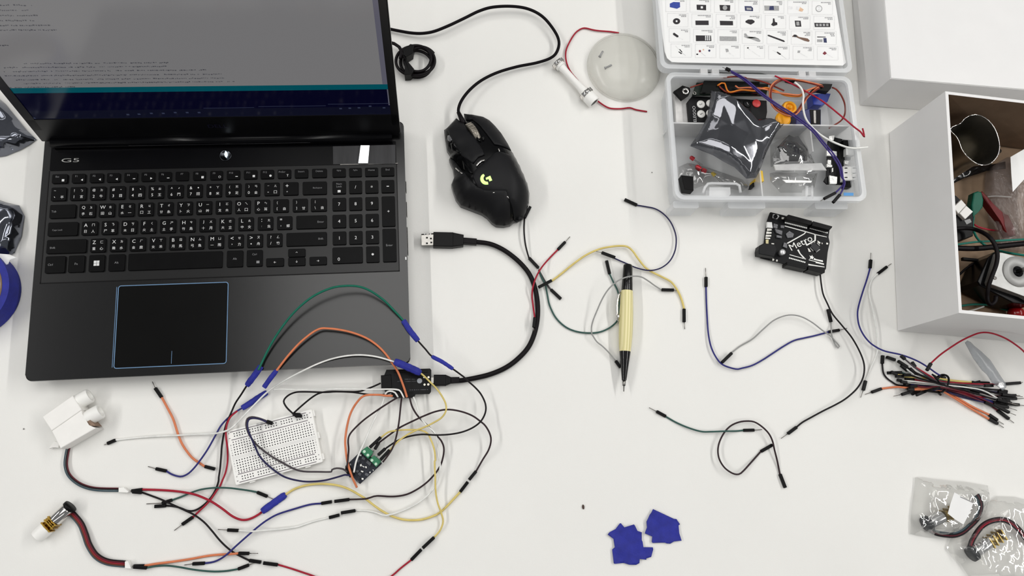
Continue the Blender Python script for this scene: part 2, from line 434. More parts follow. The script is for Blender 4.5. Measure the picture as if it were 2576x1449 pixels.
obj('edge_chip', bm, m_paper, lap, label='small white chip on the right edge')
bm = NB()
for yy, ll in ((.190, .012), (.165, .016), (.13, .03)): box(bm, (LW + .0002, yy, .012), (.0006, ll, .005), bev=.0002)
obj('side_ports', bm, m_black, lap)

ZK = LZ + 0.0021
KEYPX = []   # (row, legend, left px, right px)
def row(y, h, v0, v1, spec):
    for leg, a, b in spec:
        va = v0 + (v1 - v0) * ((a + b) / 2 - 130) / 860
        KEYPX.append((leg, U(a, va, ZK).x, U(b, va, ZK).x, y - h / 2, y + h / 2))
row(.2036, .0098, 456, 430, [(('F', 'Esc', '■'), 130, 169), (('F', 'F1', '◀'), 180, 214), (('F', 'F2', '◀'), 225, 259), (('F', 'F3', '◀'), 268, 301), (('F', 'F4', '▬'), 312, 345),
    (('F', 'F5', '▶'), 355, 389), (('F', 'F6', '▬'), 398, 431), (('F', 'F7', ''), 441, 474), (('F', 'F8', '■'), 485, 517), (('F', 'F9', '○'), 528, 560), (('F', 'F10', '▬'), 570, 603.5),
    (('F', 'F11', '▪'), 613, 647), (('F', 'F12', '●'), 655, 689), (('F', 'PrtScr', 'т'), 698, 732), (('F', 'Insert', ''), 741, 775), (('F', 'Delete', ''), 784.6, 822),
    (('F', 'PgUp', ''), 836, 869.5), (('F', 'PgDn', ''), 878, 910), (('F', 'Home', ''), 918, 951), (('F', 'End', ''), 958.5, 991.7)])
row(.1872, .0142, 490, 466, [(('Q', '~', '', '`', '半'), 128, 166), (('Q', '!', 'ㄅ', '1', '言'), 176, 216), (('Q', '@', 'ㄉ', '2', '牛'), 226, 265), (('Q', '#', 'ˇ', '3', '目'), 275, 314),
    (('Q', '$', 'ˋ', '4', '四'), 324, 363), (('Q', '%', 'ㄓ', '5', '王'), 373, 412), (('Q', '^', 'ˊ', '6', '門'), 421, 461), (('Q', '&', '˙', '7', '田'), 470, 509), (('Q', '*', 'ㄚ', '8', '米'), 519, 558),
    (('Q', '(', 'ㄞ', '9', '足'), 567, 606.6), (('Q', ')', 'ㄢ', '0', '金'), 616, 654), (('Q', '_', 'ㄦ', '-', '口'), 664.6, 703), (('Q', '+', '', '=', ''), 712, 750.5), (('R', 'Backspace'), 761, 822),
    (('N', 'Num\nLock'), 836, 870), (('C', '/'), 878, 910.5), (('C', '*'), 918.5, 951.5), (('C', '-'), 959, 992)])
row(.1688, .0142, 533, 510, [(('L', 'Tab'), 124.5, 189.7), (('Q', 'Q', 'ㄆ', '手', '石'), 199, 239.4), (('Q', 'W', 'ㄊ', '田', '山'), 248, 287.5), (('Q', 'E', 'ㄍ', '水', '一'), 297.5, 337), (('Q', 'R', 'ㄐ', '口', '工'), 346.5, 386),
    (('Q', 'T', 'ㄔ', '廿', '糸'), 396, 435), (('Q', 'Y', 'ㄗ', '卜', '火'), 445, 484), (('Q', 'U', 'ㄧ', '山', '艸'), 493, 533), (('Q', 'I', 'ㄛ', '戈', '木'), 542, 582), (('Q', 'O', 'ㄟ', '人', '口'), 591, 630),
    (('Q', 'P', 'ㄣ', '心', '耳'), 640, 679), (('Q', '{', '', '[', '自'), 687, 726), (('Q', '}', '', ']', '甘'), 736, 774), (('Q', '|', '', '\\', '自'), 781.5, 822),
    (('C', '7'), 836, 870.5), (('C', '8'), 878, 911), (('C', '9'), 919, 952)])
row(.1503, .0142, 577, 555, [(('L', 'Caps Lock'), 120, 195), (('Q', 'A', 'ㄇ', '日', '人'), 205, 245), (('Q', 'S', 'ㄋ', '尸', '革'), 255, 294.5), (('Q', 'D', 'ㄎ', '木', '日'), 305, 344), (('Q', 'F', 'ㄑ', '火', '土'), 353, 392),
    (('Q', 'G', 'ㄕ', '土', '手'), 402, 442), (('Q', 'H', 'ㄘ', '竹', '鳥'), 452, 491), (('Q', 'J', 'ㄨ', '十', '月'), 501, 541), (('Q', 'K', 'ㄜ', '大', '立'), 551, 589), (('Q', 'L', 'ㄠ', '中', '女'), 599, 638),
    (('Q', ':', 'ㄤ', ';', '虫'), 648, 687), (('Q', '"', '', "'", '鄉'), 696.6, 735), (('R', 'Enter'), 745, 822), (('C', '4'), 836, 870.5), (('C', '5'), 878, 911.5), (('C', '6'), 919.5, 953)])
row(.1322, .0142, 618, 598, [(('L', 'Shift'), 117, 216.6), (('Q', 'Z', 'ㄈ', '重', '心'), 227, 265.5), (('Q', 'X', 'ㄌ', '難', '水'), 276.5, 316), (('Q', 'C', 'ㄏ', '金', '鹿'), 326, 366), (('Q', 'V', 'ㄒ', '女', '禾'), 376, 415),
    (('Q', 'B', 'ㄖ', '月', '馬'), 425, 465), (('Q', 'N', 'ㄙ', '弓', '魚'), 474, 513), (('Q', 'M', 'ㄩ', '一', '雨'), 523, 563), (('Q', '<', 'ㄝ', ',', '力'), 573.5, 612.5), (('Q', '>', 'ㄡ', '.', '舟'), 621, 661),
    (('Q', '?', 'ㄥ', '/', '竹'), 671, 710), (('R', 'Shift'), 720, 822), (('C', '1'), 836.5, 871), (('C', '2'), 878, 912), (('C', '3'), 920, 953.5)])
row(.1138, .0172, 669, 648, [(('L', 'Ctrl'), 113, 163), (('C', 'Fn'), 171, 211.5), (('W',), 223, 262), (('C', 'Alt'), 272.5, 313), (('',), 322, 559), (('C', 'Alt'), 570, 611), (('N', 'Ctrl'), 620, 660), (('Z', '0'), 836, 912.5), (('C', '.'), 921, 954.5)])
row(.1088, .0088, 670, 658, [(('C', '←'), 669, 714), (('C', '↓'), 724.5, 768), (('C', '→'), 778, 822)])
row(.1180, .0086, 650, 636, [(('C', '↑'), 724.5, 768)])
row(.1597, .0330, 560, 533, [(('C', '+'), 960.5, 994)])
row(.1230, .0355, 650, 620, [(('C', 'Enter'), 962.5, 997)])
for leg, x0, x1, y0, y1 in KEYPX:
    cx, cy = (x0 + x1) / 2, (y0 + y1) / 2
    bm = NB(); prism(bm, rrect(x0, y0, x1, y1, .0013, 3), LZ + .0003, ZK, bev=.0004)
    k = obj('key', bm, m_key, lap)
    if not leg[0]: continue
    bm = NB(); z = ZK + .00004; w = x1 - x0; h = y1 - y0; t = leg[0]
    if t == 'Q':
        big = leg[1].isalpha()
        text(bm, leg[1], (cx - .0036, cy + .0032), h=.0035 if big else .0030, z=z) if leg[1] not in '_-~*\'"^`' else text(bm, leg[1], (cx - .0036, cy + .0036), fit=.0019, z=z)
        if leg[2]: text(bm, leg[2], (cx + .0036, cy + .0033), fit=.0026 if leg[2] not in 'ˇˋˊ˙' else .0014, z=z, mi=0)
        if leg[3]: text(bm, leg[3], (cx - .0036, cy - .0033), fit=.0030 if leg[3] not in "-=`;',." else .0013, z=z)
        if leg[4]: text(bm, leg[4], (cx + .0036, cy - .0033), fit=.0032, z=z)
    elif t == 'F':
        text(bm, leg[1], (cx - .0022 if leg[2] else cx, cy + .0022), h=.0019, z=z, mi=1)
        if leg[2]: text(bm, leg[2], (cx + .0034, cy - .0018), fit=.0024, z=z)
    elif t == 'L': text(bm, leg[1], (x0 + .0016 + .00085 * len(leg[1]), cy + (-.0012 if len(leg[1]) > 4 else 0)), h=.0021, z=z, mi=1)
    elif t == 'R': text(bm, leg[1], (x1 - .0018 - .00085 * len(leg[1]), cy), h=.0021, z=z, mi=1)
    elif t == 'N':
        for i, s in enumerate(leg[1].split('\n')): text(bm, s, (cx, cy + .004 - .0029 * i), h=.0020, z=z, mi=1)
        box(bm, (cx + (0 if 'Num' in leg[1] else .0035), cy - .0042, z), (.0030, .0026, .00002), mi=0 if 'Num' in leg[1] else 1)
    elif t == 'W':
        for i in (-1, 1):
            for j in (-1, 1): box(bm, (cx + i * .0014, cy + j * .0014, z), (.0025, .0025, .00002))
    elif t == 'Z': text(bm, leg[1], (x0 + .0065, cy - .004), h=.0034, z=z)
    else:
        s = leg[1]; text(bm, s, (cx, cy), z=z, mi=1 if len(s) > 1 else 0, **({'h': .0022} if len(s) > 1 else {'h': .0034} if s.isdigit() or s == '/' else {'fit': .0024}))
    if len(bm.faces): obj('legend', bm, [m_leg, m_dim], k)
    else: bm.free()

# lid: leans back from the hinge
BET = math.radians(78)
LM = Matrix.Translation((0, LYH, LZ)) @ Matrix.Rotation(BET, 4, 'X'); LMi = LM.inverted()
def lid_xy(u, v):
    d = ray(u, v); n = LM.to_3x3() @ Vector((0, 0, 1)); o = LM.translation
    t = (o - CP).dot(n) / d.dot(n); p = LMi @ (CP + d * t); return (p.x, p.y)
b0, b1 = lid_xy(108, 360), lid_xy(1016, 334)
lx0, lx1, lb = -0.0005, 0.3608, 0.005
bm = NB(); prism(bm, rrect(lx0, lb, lx1, 0.236, .005), -0.007, 0.0, M=LM, bev=.0008)
lid = obj('lid', bm, m_black, lap)
bm = NB()
for y0, y1 in ((lb + .0005, lid_xy(530, 293)[1]), (.2275, .2355)): prism(bm, rrect(lx0 + .0008, y0, lx1 - .0008, y1, .001, 2), -.0002, .0012, M=LM)
for x0, x1 in ((lx0 + .0008, lid_xy(40, 240)[0]), (lid_xy(977, 230)[0], lx1 - .0008)): prism(bm, [(x0, .024), (x1, .024), (x1, .23), (x0, .23)], -.0002, .0012, M=LM)
obj('bezel', bm, mat('bezel_black', (9, 9, 11), 0.3, var=0.2), lid)
# display: grey editor, teal bar, blue-black console, task bar
cols = [('screen_grey', (123, 122, 123), .62), ('screen_teal', (0, 80, 92), .55), ('screen_navy', (4, 4, 30), .5), ('screen_bar', (14, 16, 34), .5), ('screen_text', (70, 70, 76), .35),
        ('screen_icon', (52, 58, 80), .6), ('screen_scroll', (94, 93, 106), .62)]
def smat(n, rgb, e):
    m = mat(n, (4, 4, 5), 0.12, var=.0, spec=.35)
    nt = m.node_tree; b = nt.nodes['Principled BSDF']; nz = nt.nodes.new('ShaderNodeTexNoise'); nz.inputs['Scale'].default_value = 900
    rp = nt.nodes.new('ShaderNodeValToRGB'); c = lin(rgb)
    rp.color_ramp.elements[0].color = tuple(x * .9 for x in c) + (1,); rp.color_ramp.elements[1].color = tuple(x * 1.1 for x in c) + (1,)
    nt.links.new(nz.outputs['Fac'], rp.inputs[0]); nt.links.new(rp.outputs[0], b.inputs['Emission Color']); b.inputs['Emission Strength'].default_value = 0.85
    return m
SM = [smat(n, rgb, e) for n, rgb, e in cols]
def lp(pp): return [lid_xy(*a) for a in pp]
sx0, sx1 = lid_xy(60, 270)[0], lid_xy(978, 230)[0]; sx0 = min(sx0, .0085)
yt = lid_xy(500, 216)[1]; yt2 = lid_xy(500, 229)[1]; yb = lid_xy(600, 272)[1]; y_bot = lid_xy(530, 293)[1]
def sq(bm, x0, y0, x1, y1, z, mi):
    f = bm.faces.new([bm.verts.new(LM @ Vector((a, b, z))) for a, b in ((x0, y0), (x1, y0), (x1, y1), (x0, y1))]); f.material_index = mi
bm = NB()
sq(bm, sx0, yt, sx1, .2285, .0004, 0); sq(bm, sx0, yt2, sx1, yt, .0004, 1)
sq(bm, sx0, yb, sx1, yt2, .0004, 2); sq(bm, sx0, y_bot - .002, sx1, yb, .0004, 3)
xs = lid_xy(961, 200)[0]; sq(bm, xs, yt, sx1, .2285, .0005, 6); sq(bm, xs + .0035, yb + .002, sx1, yt2, .0005, 6)
rnd = random.Random(3)
def code(v, u0, u1, dens=0.8):                    # a line of unreadable program text: a row of tiny dashes
    x0, y = lid_xy(u0, v); x1 = lid_xy(u1, v)[0]; x = x0
    while x < x1:
        w = rnd.uniform(.0005, .0019)
        if rnd.random() < dens:
            h = rnd.uniform(.0005, .0014); s = rnd.uniform(-.0004, .0004)
            sq(bm, x, y - h / 2 + s, min(x + w, x1), y + h / 2 + s, .0006, 4)
        x += w + rnd.uniform(.0003, .0008)
for v, a, b in ((12, 0, 82), (25, 0, 74), (38, 0, 96), (51, 0, 94), (63, 0, 128), (75, -30, 143), (113, 0, 22)): code(v, a - 40, b)
for v, a, b in ((157, 60, 425), (167, 10, 436), (177, 10, 522), (188, 10, 560), (198, 40, 566), (207, 60, 592), (217, 20, 190)): code(v + 2, a, b, .86)
for u, v in ((86, 296), (322, 287), (350, 286), (381, 284), (411, 284), (441, 282), (471, 282), (501, 282), (857, 272), (880, 271), (903, 270), (931, 266), (966, 270)):
    x, y = lid_xy(u, v); sq(bm, x - .0013, y - .001, x + .0013, y + .001, .0006, 5)
for a, b, v in ((512, 640, 271), (650, 820, 267), (825, 985, 261)):
    x0, y = lid_xy(a, v); x1 = lid_xy(b, v)[0]; sq(bm, x0, y - .0003, x1, y + .0003, .0006, 5)
obj('display', bm, SM, lid)
bm = NB(); c = lid_xy(548, 314); text(bm, 'DELL', (c[0], c[1]), h=.0052, w=.019, z=.0016, M=LM)
obj('maker_mark', bm, mat('bezel_mark', (24, 22, 44), .4), lid)
bm = NB()
tube(bm, [(.010, .2415, .0270), (.352, .2415, .0270)], .0058, 16)
hb = obj('hinge', bm, m_gloss, lap)
bm = NB(); box(bm, (.176, .2363, .0282), (.182, .0007, .0007)); obj('hinge_highlight', bm, mat('highlight_silver', (120, 120, 124), .3, .8), hb)  # silver bar standing in for the highlight along the hinge
# ------------------------------------------------------------------ gaming mouse and its cable
MK = (1050, 260, 3.6225)
def mz(s, z=0.012): return [(p.x, p.y) for p in world(pts(s, *MK), z)]
mo_out = mz('425,80 510,90 600,110 660,145 710,195 770,270 830,370 880,460 930,550 970,640 1005,720 1025,810 1020,900 1000,970 970,1030 920,1062 885,1065 850,1095 790,1108 720,1103 680,1075 640,1030 590,995 500,960 395,920 350,860 325,790 308,730 335,660 320,570 288,500 305,460 270,410 255,330 243,230 265,215 355,120 400,155 440,152')
mc = U(1225, 430, 0.0)
mouse = thing('computer_mouse', 'black wired gaming mouse with green lit emblem, right of the laptop', 'mouse', (mc.x, mc.y, 0))
_md = edge_dist(mo_out); _hump = U(1245, 455, .02); _ax = (U(1170, 290, .01) - U(1285, 560, .01)).xy.normalized()
def mouse_z(x, y):
    d = min(_md(x, y) / 0.026, 1.0)
    t = (Vector((x, y)) - _hump.xy).dot(_ax)          # along the mouse, + to the front
    h = 0.036 - (max(t, 0) / 0.075) ** 1.6 * 0.015 - (max(-t, 0) / 0.045) ** 2 * 0.010
    return 0.009 + max(h - 0.009, 0.004) * (1 - (1 - d) ** 2.2) ** 0.6
m_mouse = mat('mouse_matte_black', (17, 17, 19), 0.5, var=0.1, nscale=60, bump=0.04, bscale=2500, spec=0.2)
m_mgl = mat('mouse_gloss_black', (6, 6, 7), 0.18, var=0.2, spec=0.2)
bm = NB(); patch(bm, mo_out, lambda x, y: mouse_z(x, y) - 0.0008, .0035, zb=0.0012)
obj('shell', bm, m_mgl, mouse)
h_raise(mo_out, .012)
def mpart(name, s, off=.0012, m=m_mouse, step=.003, label=None, z=0.016):
    poly = mz(s, z); e = edge_dist(poly); bm = NB()
    patch(bm, poly, lambda x, y: mouse_z(x, y) + off * min(1.0, .35 + e(x, y) / .0022), step, thick=.0022)
    return obj(name, bm, m, mouse, label=label)
mpart('left_button', '358,126 425,185 468,285 528,368 588,478 606,525 548,548 500,605 402,512 330,400 285,270 268,218')
mpart('right_button', '430,86 510,93 600,113 660,148 708,200 768,275 826,372 852,440 738,430 695,425 620,310 560,220 500,150 448,140')
mpart('palm_cover', '622,548 700,478 737,464 850,474 890,560 932,650 975,700 1018,812 1012,900 990,975 960,1030 912,1052 892,1020 862,945 832,890 806,832 690,830 600,818 545,790 500,705 506,655 560,602', z=.026)
mpart('thumb_rest', '298,486 345,545 402,645 462,735 522,805 600,838 795,842 826,905 842,1010 846,1085 788,1100 722,1095 686,1068 646,1024 594,988 504,952 400,912 358,855 332,790 316,730 342,660 328,570', z=.016, off=.0010)
mpart('side_button', '300,372 335,372 400,490 385,500 312,430', off=.0016, m=m_mgl, step=.002)
mpart('side_button', '408,560 470,640 500,700 475,690 420,640', off=.0014, m=m_mgl, step=.002)
mpart('dpi_button', '272,290 292,292 318,345 300,355 275,330', off=.0016, m=mat('mouse_grey', (110, 110, 112), .25, .3), step=.002)
a, b = U(1050 + 488 / 3.6225, 260 + 206 / 3.6225, .026), U(1050 + 560 / 3.6225, 260 + 322 / 3.6225, .029)
mid = (a + b) / 2; dr = (b - a).normalized(); sd = Vector((dr.y, -dr.x, 0)).normalized()
bm = NB()
lathe(bm, [(.0150, -.0034), (.0162, -.0024), (.0162, .0024), (.0150, .0034)], 40, axisM((mid.x, mid.y, mid.z - .0135), sd))
for k in range(40):
    if k % 2: continue
    t = 2 * math.pi * k / 40; M = axisM((mid.x, mid.y, mid.z - .0135), sd)
    box(bm, (.0163 * math.cos(t), .0163 * math.sin(t), 0), (.0007, .0007, .0056), M)
obj('scroll_wheel', bm, mat('wheel_grey', (128, 122, 112), 0.3, 0.5, var=.15, nscale=200), mouse, label='grey ribbed scroll wheel')
for s in ('532,345 560,372 575,400 552,392 530,362', '578,360 600,350 606,375 590,392'):
    mpart('wheel_button', s, off=.0018, m=m_mgl, step=.003)
def mouse_top(s, name, m, off=.0017, label=None, z=.033):
    poly = mz(s, z); bm = NB(); patch(bm, poly, lambda x, y: mouse_z(x, y) + off, .0015, thick=.0004); return obj(name, bm, m, mouse, label=label)
m_lit = mat('lit_green', (190, 236, 130), 0.4, emit=0.8, var=.05)
bm = NB()
for s in ('600,654 606,660 612,670 606,677 602,686 601,697 604,708 610,716 619,722 630,725 640,725 643,736 645,748 634,750 620,750 606,747 594,741 584,732 576,721 572,708 571,695 574,682 580,670 589,660', '620,690 662,670 680,712 655,722 647,700 626,709'):
    poly = mz(s, .034); patch(bm, poly, lambda x, y: mouse_z(x, y) + .0016, .0015, thick=.0004)
obj('emblem', bm, m_lit, mouse, label='glowing yellow-green emblem')
bm = NB()                                           # chrome slivers in place of reflections along the glossy cover edges
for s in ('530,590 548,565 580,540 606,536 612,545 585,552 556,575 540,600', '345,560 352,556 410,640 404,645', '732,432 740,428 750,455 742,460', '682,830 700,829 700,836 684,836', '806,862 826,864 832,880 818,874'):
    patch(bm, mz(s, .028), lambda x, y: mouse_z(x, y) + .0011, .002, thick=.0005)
obj('edge_glint', bm, m_chrome, mouse, label='chrome slivers standing in for reflections on the shell edges')

def cable(parent, name, px, r, m, zh=None, n=10, stamp=True):
    p = spline(px, 6); zz = None
    if zh is not None: zz = [zh] * len(p) if not hasattr(zh, '__len__') else np.interp(np.linspace(0, 1, len(p)), np.linspace(0, 1, len(zh)), zh)
    P = settle([q[:2] for q in p], r, zz, stamp=stamp)
    bm = NB(); tube(bm, P, r, n); return obj(name, bm, m, parent), P
m_braid = mat('cable_black', (11, 7, 11), 0.6, var=0.25, nscale=900, bump=0.2, bscale=1800, spec=.12)
_, P = cable(mouse, 'cable', pts('915,52 950,66 985,74 1010,79 1035,83 1062,84 1092,79 1130,64 1170,45 1205,28 1240,18 1288,16 1330,23 1365,42 1393,75 1406,104 1401,130 1385,146 1350,158 1300,168 1250,183 1210,203 1180,228 1160,255 1153,278 1158,294 1164,305'), .0017, m_braid, [.003, .006, .009, .009, .012, .009, .008, .006, .007, .010, .0125])
bm = NB(); a, b = U(1153, 282, .012), U(1167, 312, .014); tube(bm, [a, (a + b) / 2, b], [.0021, .0027, .003], 10)
obj('strain_relief', bm, m_rub, mouse)

# ------------------------------------------------------------------ coiled cable behind the laptop's right edge
cc = U(1050, 157, .004)
coil = thing('coiled_cable', 'coiled black cable tied with a strap beside the laptop screen', 'cable', (cc.x, cc.y, 0))
bm = NB(); P = []
for i in range(220):
    t = i / 219 * 2 * math.pi * 4.4 + 0.6; k = i / 219
    rr = .0180 + .0036 * math.sin(t * .43 + 1) + .0012 * math.sin(t * 1.7)
    P.append((cc.x + rr * math.cos(t) + .001 * math.sin(k * 9), cc.y + rr * .92 * math.sin(t), .0024 + .0085 * k + .0006 * math.sin(t * 2.3)))
tube(bm, P, .0017, 8); obj('cord', bm, m_rub, coil)
bm = NB(); e = [U(a, b, z) for a, b, z in ((978, 106, .010), (992, 110, .010), (1004, 118, .010), (1012, 132, .011), (1020, 150, .0115))]
tube(bm, e, .0019, 8); obj('cord_end', bm, m_rub, coil)
bm = NB(); q = [U(a, b, .015) for a, b in pts('430,900 240,690 215,710 265,735 345,830 335,870 300,900 230,905', 970, 0, 4.829)][1:]
prism(bm, [(v.x, v.y) for v in q], .001, .0145, bev=.0006); obj('strap', bm, m_black, coil)
bm = NB(); q = [U(a, b, .015) for a, b in pts('215,600 300,530 350,540 330,640 250,690 215,660', 970, 0, 4.829)]
prism(bm, [(v.x, v.y) for v in q], .001, .0148, bev=.0006); obj('strap', bm, m_black, coil)
h_raise(disc((cc.x, cc.y), .021), .014)

# ------------------------------------------------------------------ programmer-board USB cable
usb = thing('usb_cable', 'thick black cable with a steel-tipped plug curving to the black board', 'cable', tuple(U(1280, 780, 0)))
_, P = cable(usb, 'cord', pts('1190,608 1230,613 1262,626 1290,645 1315,668 1333,692 1345,722 1352,760 1352,800 1344,840 1328,875 1300,905 1270,926 1235,941 1200,950 1162,957 1145,958'), .0026, m_rub, [.0045, .004, .003, .003, .003, .003, .004, .005], n=12)
def plugbox(name, parent, a, b, w0, w1, h, zc, m, bev=.0008):
    """moulded plug from picture point a to b, tapering in width"""
    A, B = U(a[0], a[1], zc), U(b[0], b[1], zc); d = (B - A); L = d.length; d.normalize(); s = Vector((-d.y, d.x, 0))
    bm = NB(); q = [A + s * w0 / 2, B + s * w1 / 2, B - s * w1 / 2, A - s * w0 / 2]
    prism(bm, [(v.x, v.y) for v in q], zc - h / 2, zc + h / 2, bev=bev); return obj(name, bm, m, parent)
pl = plugbox('plug', usb, (1090, 604), (1140, 605), .0160, .0160, .0085, .0055, m_black)
plugbox('plug_neck', usb, (1139, 605), (1166, 606), .0158, .0118, .0080, .0055, m_black)
plugbox('strain_relief', usb, (1164, 606), (1199, 609), .0064, .0066, .006, .0052, m_rub)
sh = plugbox('plug_shell', usb, (1060, 605), (1092, 604), .0124, .0124, .0046, .0055, m_steel, bev=.0003)
bm = NB()
for u, v in ((1074, 598), (1084, 600), (1074, 612), (1085, 610)):
    p = U(u, v, .0079); box(bm, (p.x, p.y, .0079), (.0020, .0017, .0003))
obj('contact_window', bm, m_gloss, sh)
bm = NB(); a, b = U(1060, 590, .0078), U(1091, 588, .0078); tube(bm, [a, b], .0007, 6); obj('shell_seam', bm, m_chrome, sh)
plugbox('small_plug', usb, (1091, 957), (1122, 957), .0112, .0112, .007, .0062, m_black)
plugbox('small_plug_neck', usb, (1121, 957), (1134, 957), .0110, .0066, .0066, .0060, m_black)
plugbox('strain_relief', usb, (1133, 957), (1156, 956), .0064, .0058, .0056, .0054, m_rub)
plugbox('small_plug_shell', usb, (1083, 957), (1092, 957), .0062, .0062, .0026, .0062, m_steel, bev=.0002)

# ------------------------------------------------------------------ black controller board (upside down)
bb = thing('controller_board', 'black upside-down circuit board plugged into the thick cable', 'circuit board', tuple(U(1022, 963, 0)))
bm = NB(); pxprism(bm, pts('972,930 1082,927 1085,931 1084,986 1080,991 1045,992 1042,999 985,999 984,985 968,985 966,945'), .0062, .0082)
obj('board', bm, m_pcb, bb)
bm = NB(); pxprism(bm, pts('958,944 984,942 986,976 959,977'), .0015, .0090, bev=.0005); obj('power_jack', bm, m_black, bb)
bm = NB(); pxprism(bm, pts('985,986 1040,988 1042,1000 990,1000'), .001, .0092, bev=.0003); obj('pin_header', bm, m_black, bb)
bm = NB(); pxprism(bm, pts('990,931 1076,930 1076,937 990,938'), .001, .0088, bev=.0003); obj('pin_header', bm, m_black, bb)
bm = NB()
for a, b, r in ((1055.5, 958, .0026),):
    p = U(a, b, .0084); prism(bm, disc((p.x, p.y), r), .0082, .0086)
obj('round_sticker', bm, mat('pale_grey', (150, 154, 160), .5), bb)
bm = NB()
for a, b, r in ((1068, 967.5, .0011), (1077.5, 967, .0012), (1067, 949, .0010), (1078, 949, .0011)):
    p = U(a, b, .0084); prism(bm, disc((p.x, p.y), r, 12), .0082, .0085)
obj('solder_pads', bm, mat('pad_silver', (225, 220, 205), .35, .4), bb)
bm = NB(); rnd = random.Random(5)
def scribble(bm, a, b, z, h=.0009, n=9):             # print too small to read
    A, B = U(*a, z), U(*b, z); d = B - A; s = Vector((-d.y, d.x, 0)).normalized()
    for i in range(n):
        t0 = (i + rnd.uniform(0, .2)) / n; t1 = (i + rnd.uniform(.6, .95)) / n; hh = h * rnd.uniform(.5, 1)
        p, q = A + d * t0, A + d * t1
        bm.faces.new([bm.verts.new((v.x, v.y, z)) for v in (p - s * hh / 2, q - s * hh / 2, q + s * hh / 2, p + s * hh / 2)])
for a, b in (((1018, 954), (1045, 954)), ((1018, 960), (1046, 959)), ((1000, 960), (1010, 958)), ((1030, 981), (1078, 980))): scribble(bm, a, b, .0083)
obj('board_print', bm, mat('print_grey', (70, 70, 74), .6), bb)
h_raise_px(pts('958,930 1085,927 1085,1000 985,1000 958,977'), .0088)

# ------------------------------------------------------------------ development board with white lettering
MZ = (1880, 510, 6.9)
db = thing('development_board', 'black circuit board with white lettering below the parts case', 'circuit board', tuple(U(2003, 612, 0)))
ZB = .0062
def dz(s): return pts(s, *MZ)
bm = NB(); pxprism(bm, dz('395,170 410,165 700,235 1440,425 1425,480 1410,600 1430,690 1395,860 1365,1150 1300,1225 230,960 290,700 340,330 360,270'), ZB - .0018, ZB)
obj('board', bm, m_pcb, db)
h_raise_px(dz('395,170 1470,420 1300,1225 200,960'), .010)
for s in ('680,235 715,205 1125,315 1115,370 1095,385 680,285', '1130,370 1145,320 1478,410 1470,430 1430,475 1120,395', '690,1030 1040,1110 1030,1160 690,1085', '1060,1100 1350,1160 1345,1215 1300,1228 1055,1165'):
    bm = NB(); pxprism(bm, dz(s), ZB - .004, ZB + .0085, bev=.0002); obj('pin_header', bm, m_black, db)
bm = NB(); pxprism(bm, dz('215,740 290,700 480,720 520,800 470,940 205,890 200,820'), ZB - .001, ZB + .0105, bev=.0008); obj('power_jack', bm, m_matte, db)
bm = NB(); pxprism(bm, dz('345,330 430,335 445,440 340,430'), ZB, ZB + .0028, bev=.0004); obj('usb_socket', bm, mat('bright_metal', (222, 222, 220), .3, .5), db, label='silver micro socket')
bm = NB(); pxprism(bm, dz('450,195 540,210 560,235 520,285 440,260'), ZB, ZB + .002, bev=.0003); bt = obj('reset_button', bm, mat('button_metal', (170, 170, 170), .35, .5), db)
bm = NB(); p = U(1880 + 492 / 6.9, 510 + 238 / 6.9, ZB + .003); lathe(bm, [(.0022, ZB + .002), (.0022, ZB + .0032), (0, ZB + .0032)], 16, Matrix.Translation((p.x, p.y, 0))); obj('button_cap', bm, m_gloss, bt)
bm = NB(); pxprism(bm, dz('1150,680 1265,775 1195,858 1095,760'), ZB, ZB + .0015, bev=.0003)
ch = obj('processor_chip', bm, mat('chip_grey', (46, 46, 48), .5, spec=.2), db)
bm = NB()
for s in ('1100,715 1165,678 1180,690 1110,730', '1090,770 1150,830 1140,845 1085,785', '1185,855 1255,800 1265,815 1200,862', '1215,690 1260,735 1255,755 1205,705'): pxprism(bm, dz(s), ZB, ZB + .0006)
obj('chip_legs', bm, mat('leg_grey', (120, 120, 118), .4, .6), ch)
bm = NB(); p = U(1880 + 615 / 6.9, 510 + 855 / 6.9, ZB + .006); lathe(bm, [(.0032, ZB), (.0032, ZB + .0062), (.0028, ZB + .0068), (0, ZB + .0068)], 20, Matrix.Translation((p.x, p.y, 0)))
obj('capacitor', bm, mat('can_silver', (205, 205, 205), .3, .6), db)
bm = NB(); pxprism(bm, dz('640,690 690,705 690,790 620,760'), ZB, ZB + .0015); pxprism(bm, dz('480,450 610,490 600,560 510,520'), ZB, ZB + .002); pxprism(bm, dz('510,560 600,580 595,615 515,600'), ZB, ZB + .002)
pxprism(bm, dz('460,360 530,380 520,450 455,430'), ZB, ZB + .0022); pxprism(bm, dz('670,540 730,490 810,540 790,600 700,610'), ZB, ZB + .0012); pxprism(bm, dz('580,390 640,395 640,440 580,435'), ZB, ZB + .001)
obj('small_chips', bm, mat('dark_grey_parts', (95, 95, 98), .45, var=.35, nscale=700), db)
bm = NB()
for s in ('345,450 420,455 425,480 345,490', '335,500 420,510 420,535 330,540', '325,555 415,560 415,585 320,590', '320,600 400,610 395,630 315,625', '420,700 465,705 465,750 425,745', '600,250 640,255 635,285 600,280', '1375,690 1405,700 1400,725 1370,720', '1050,785 1075,800 1105,850 1070,850',
          '440,965 470,980 460,1005 435,1000', '505,985 530,990 525,1020 500,1015', '1220,655 1270,690 1260,715 1225,690', '1290,690 1310,700 1300,720'): pxprism(bm, dz(s), ZB, ZB + .0011)
obj('small_parts', bm, mat('part_white', (215, 213, 206), .4, var=.15, nscale=600), db, label='white and silver small components')
bm = NB(); pxprism(bm, dz('320,640 370,640 365,745 325,740'), ZB, ZB + .0012); obj('crystal', bm, mat('pale_gold', (190, 180, 140), .3, .5), db)
bm = NB()
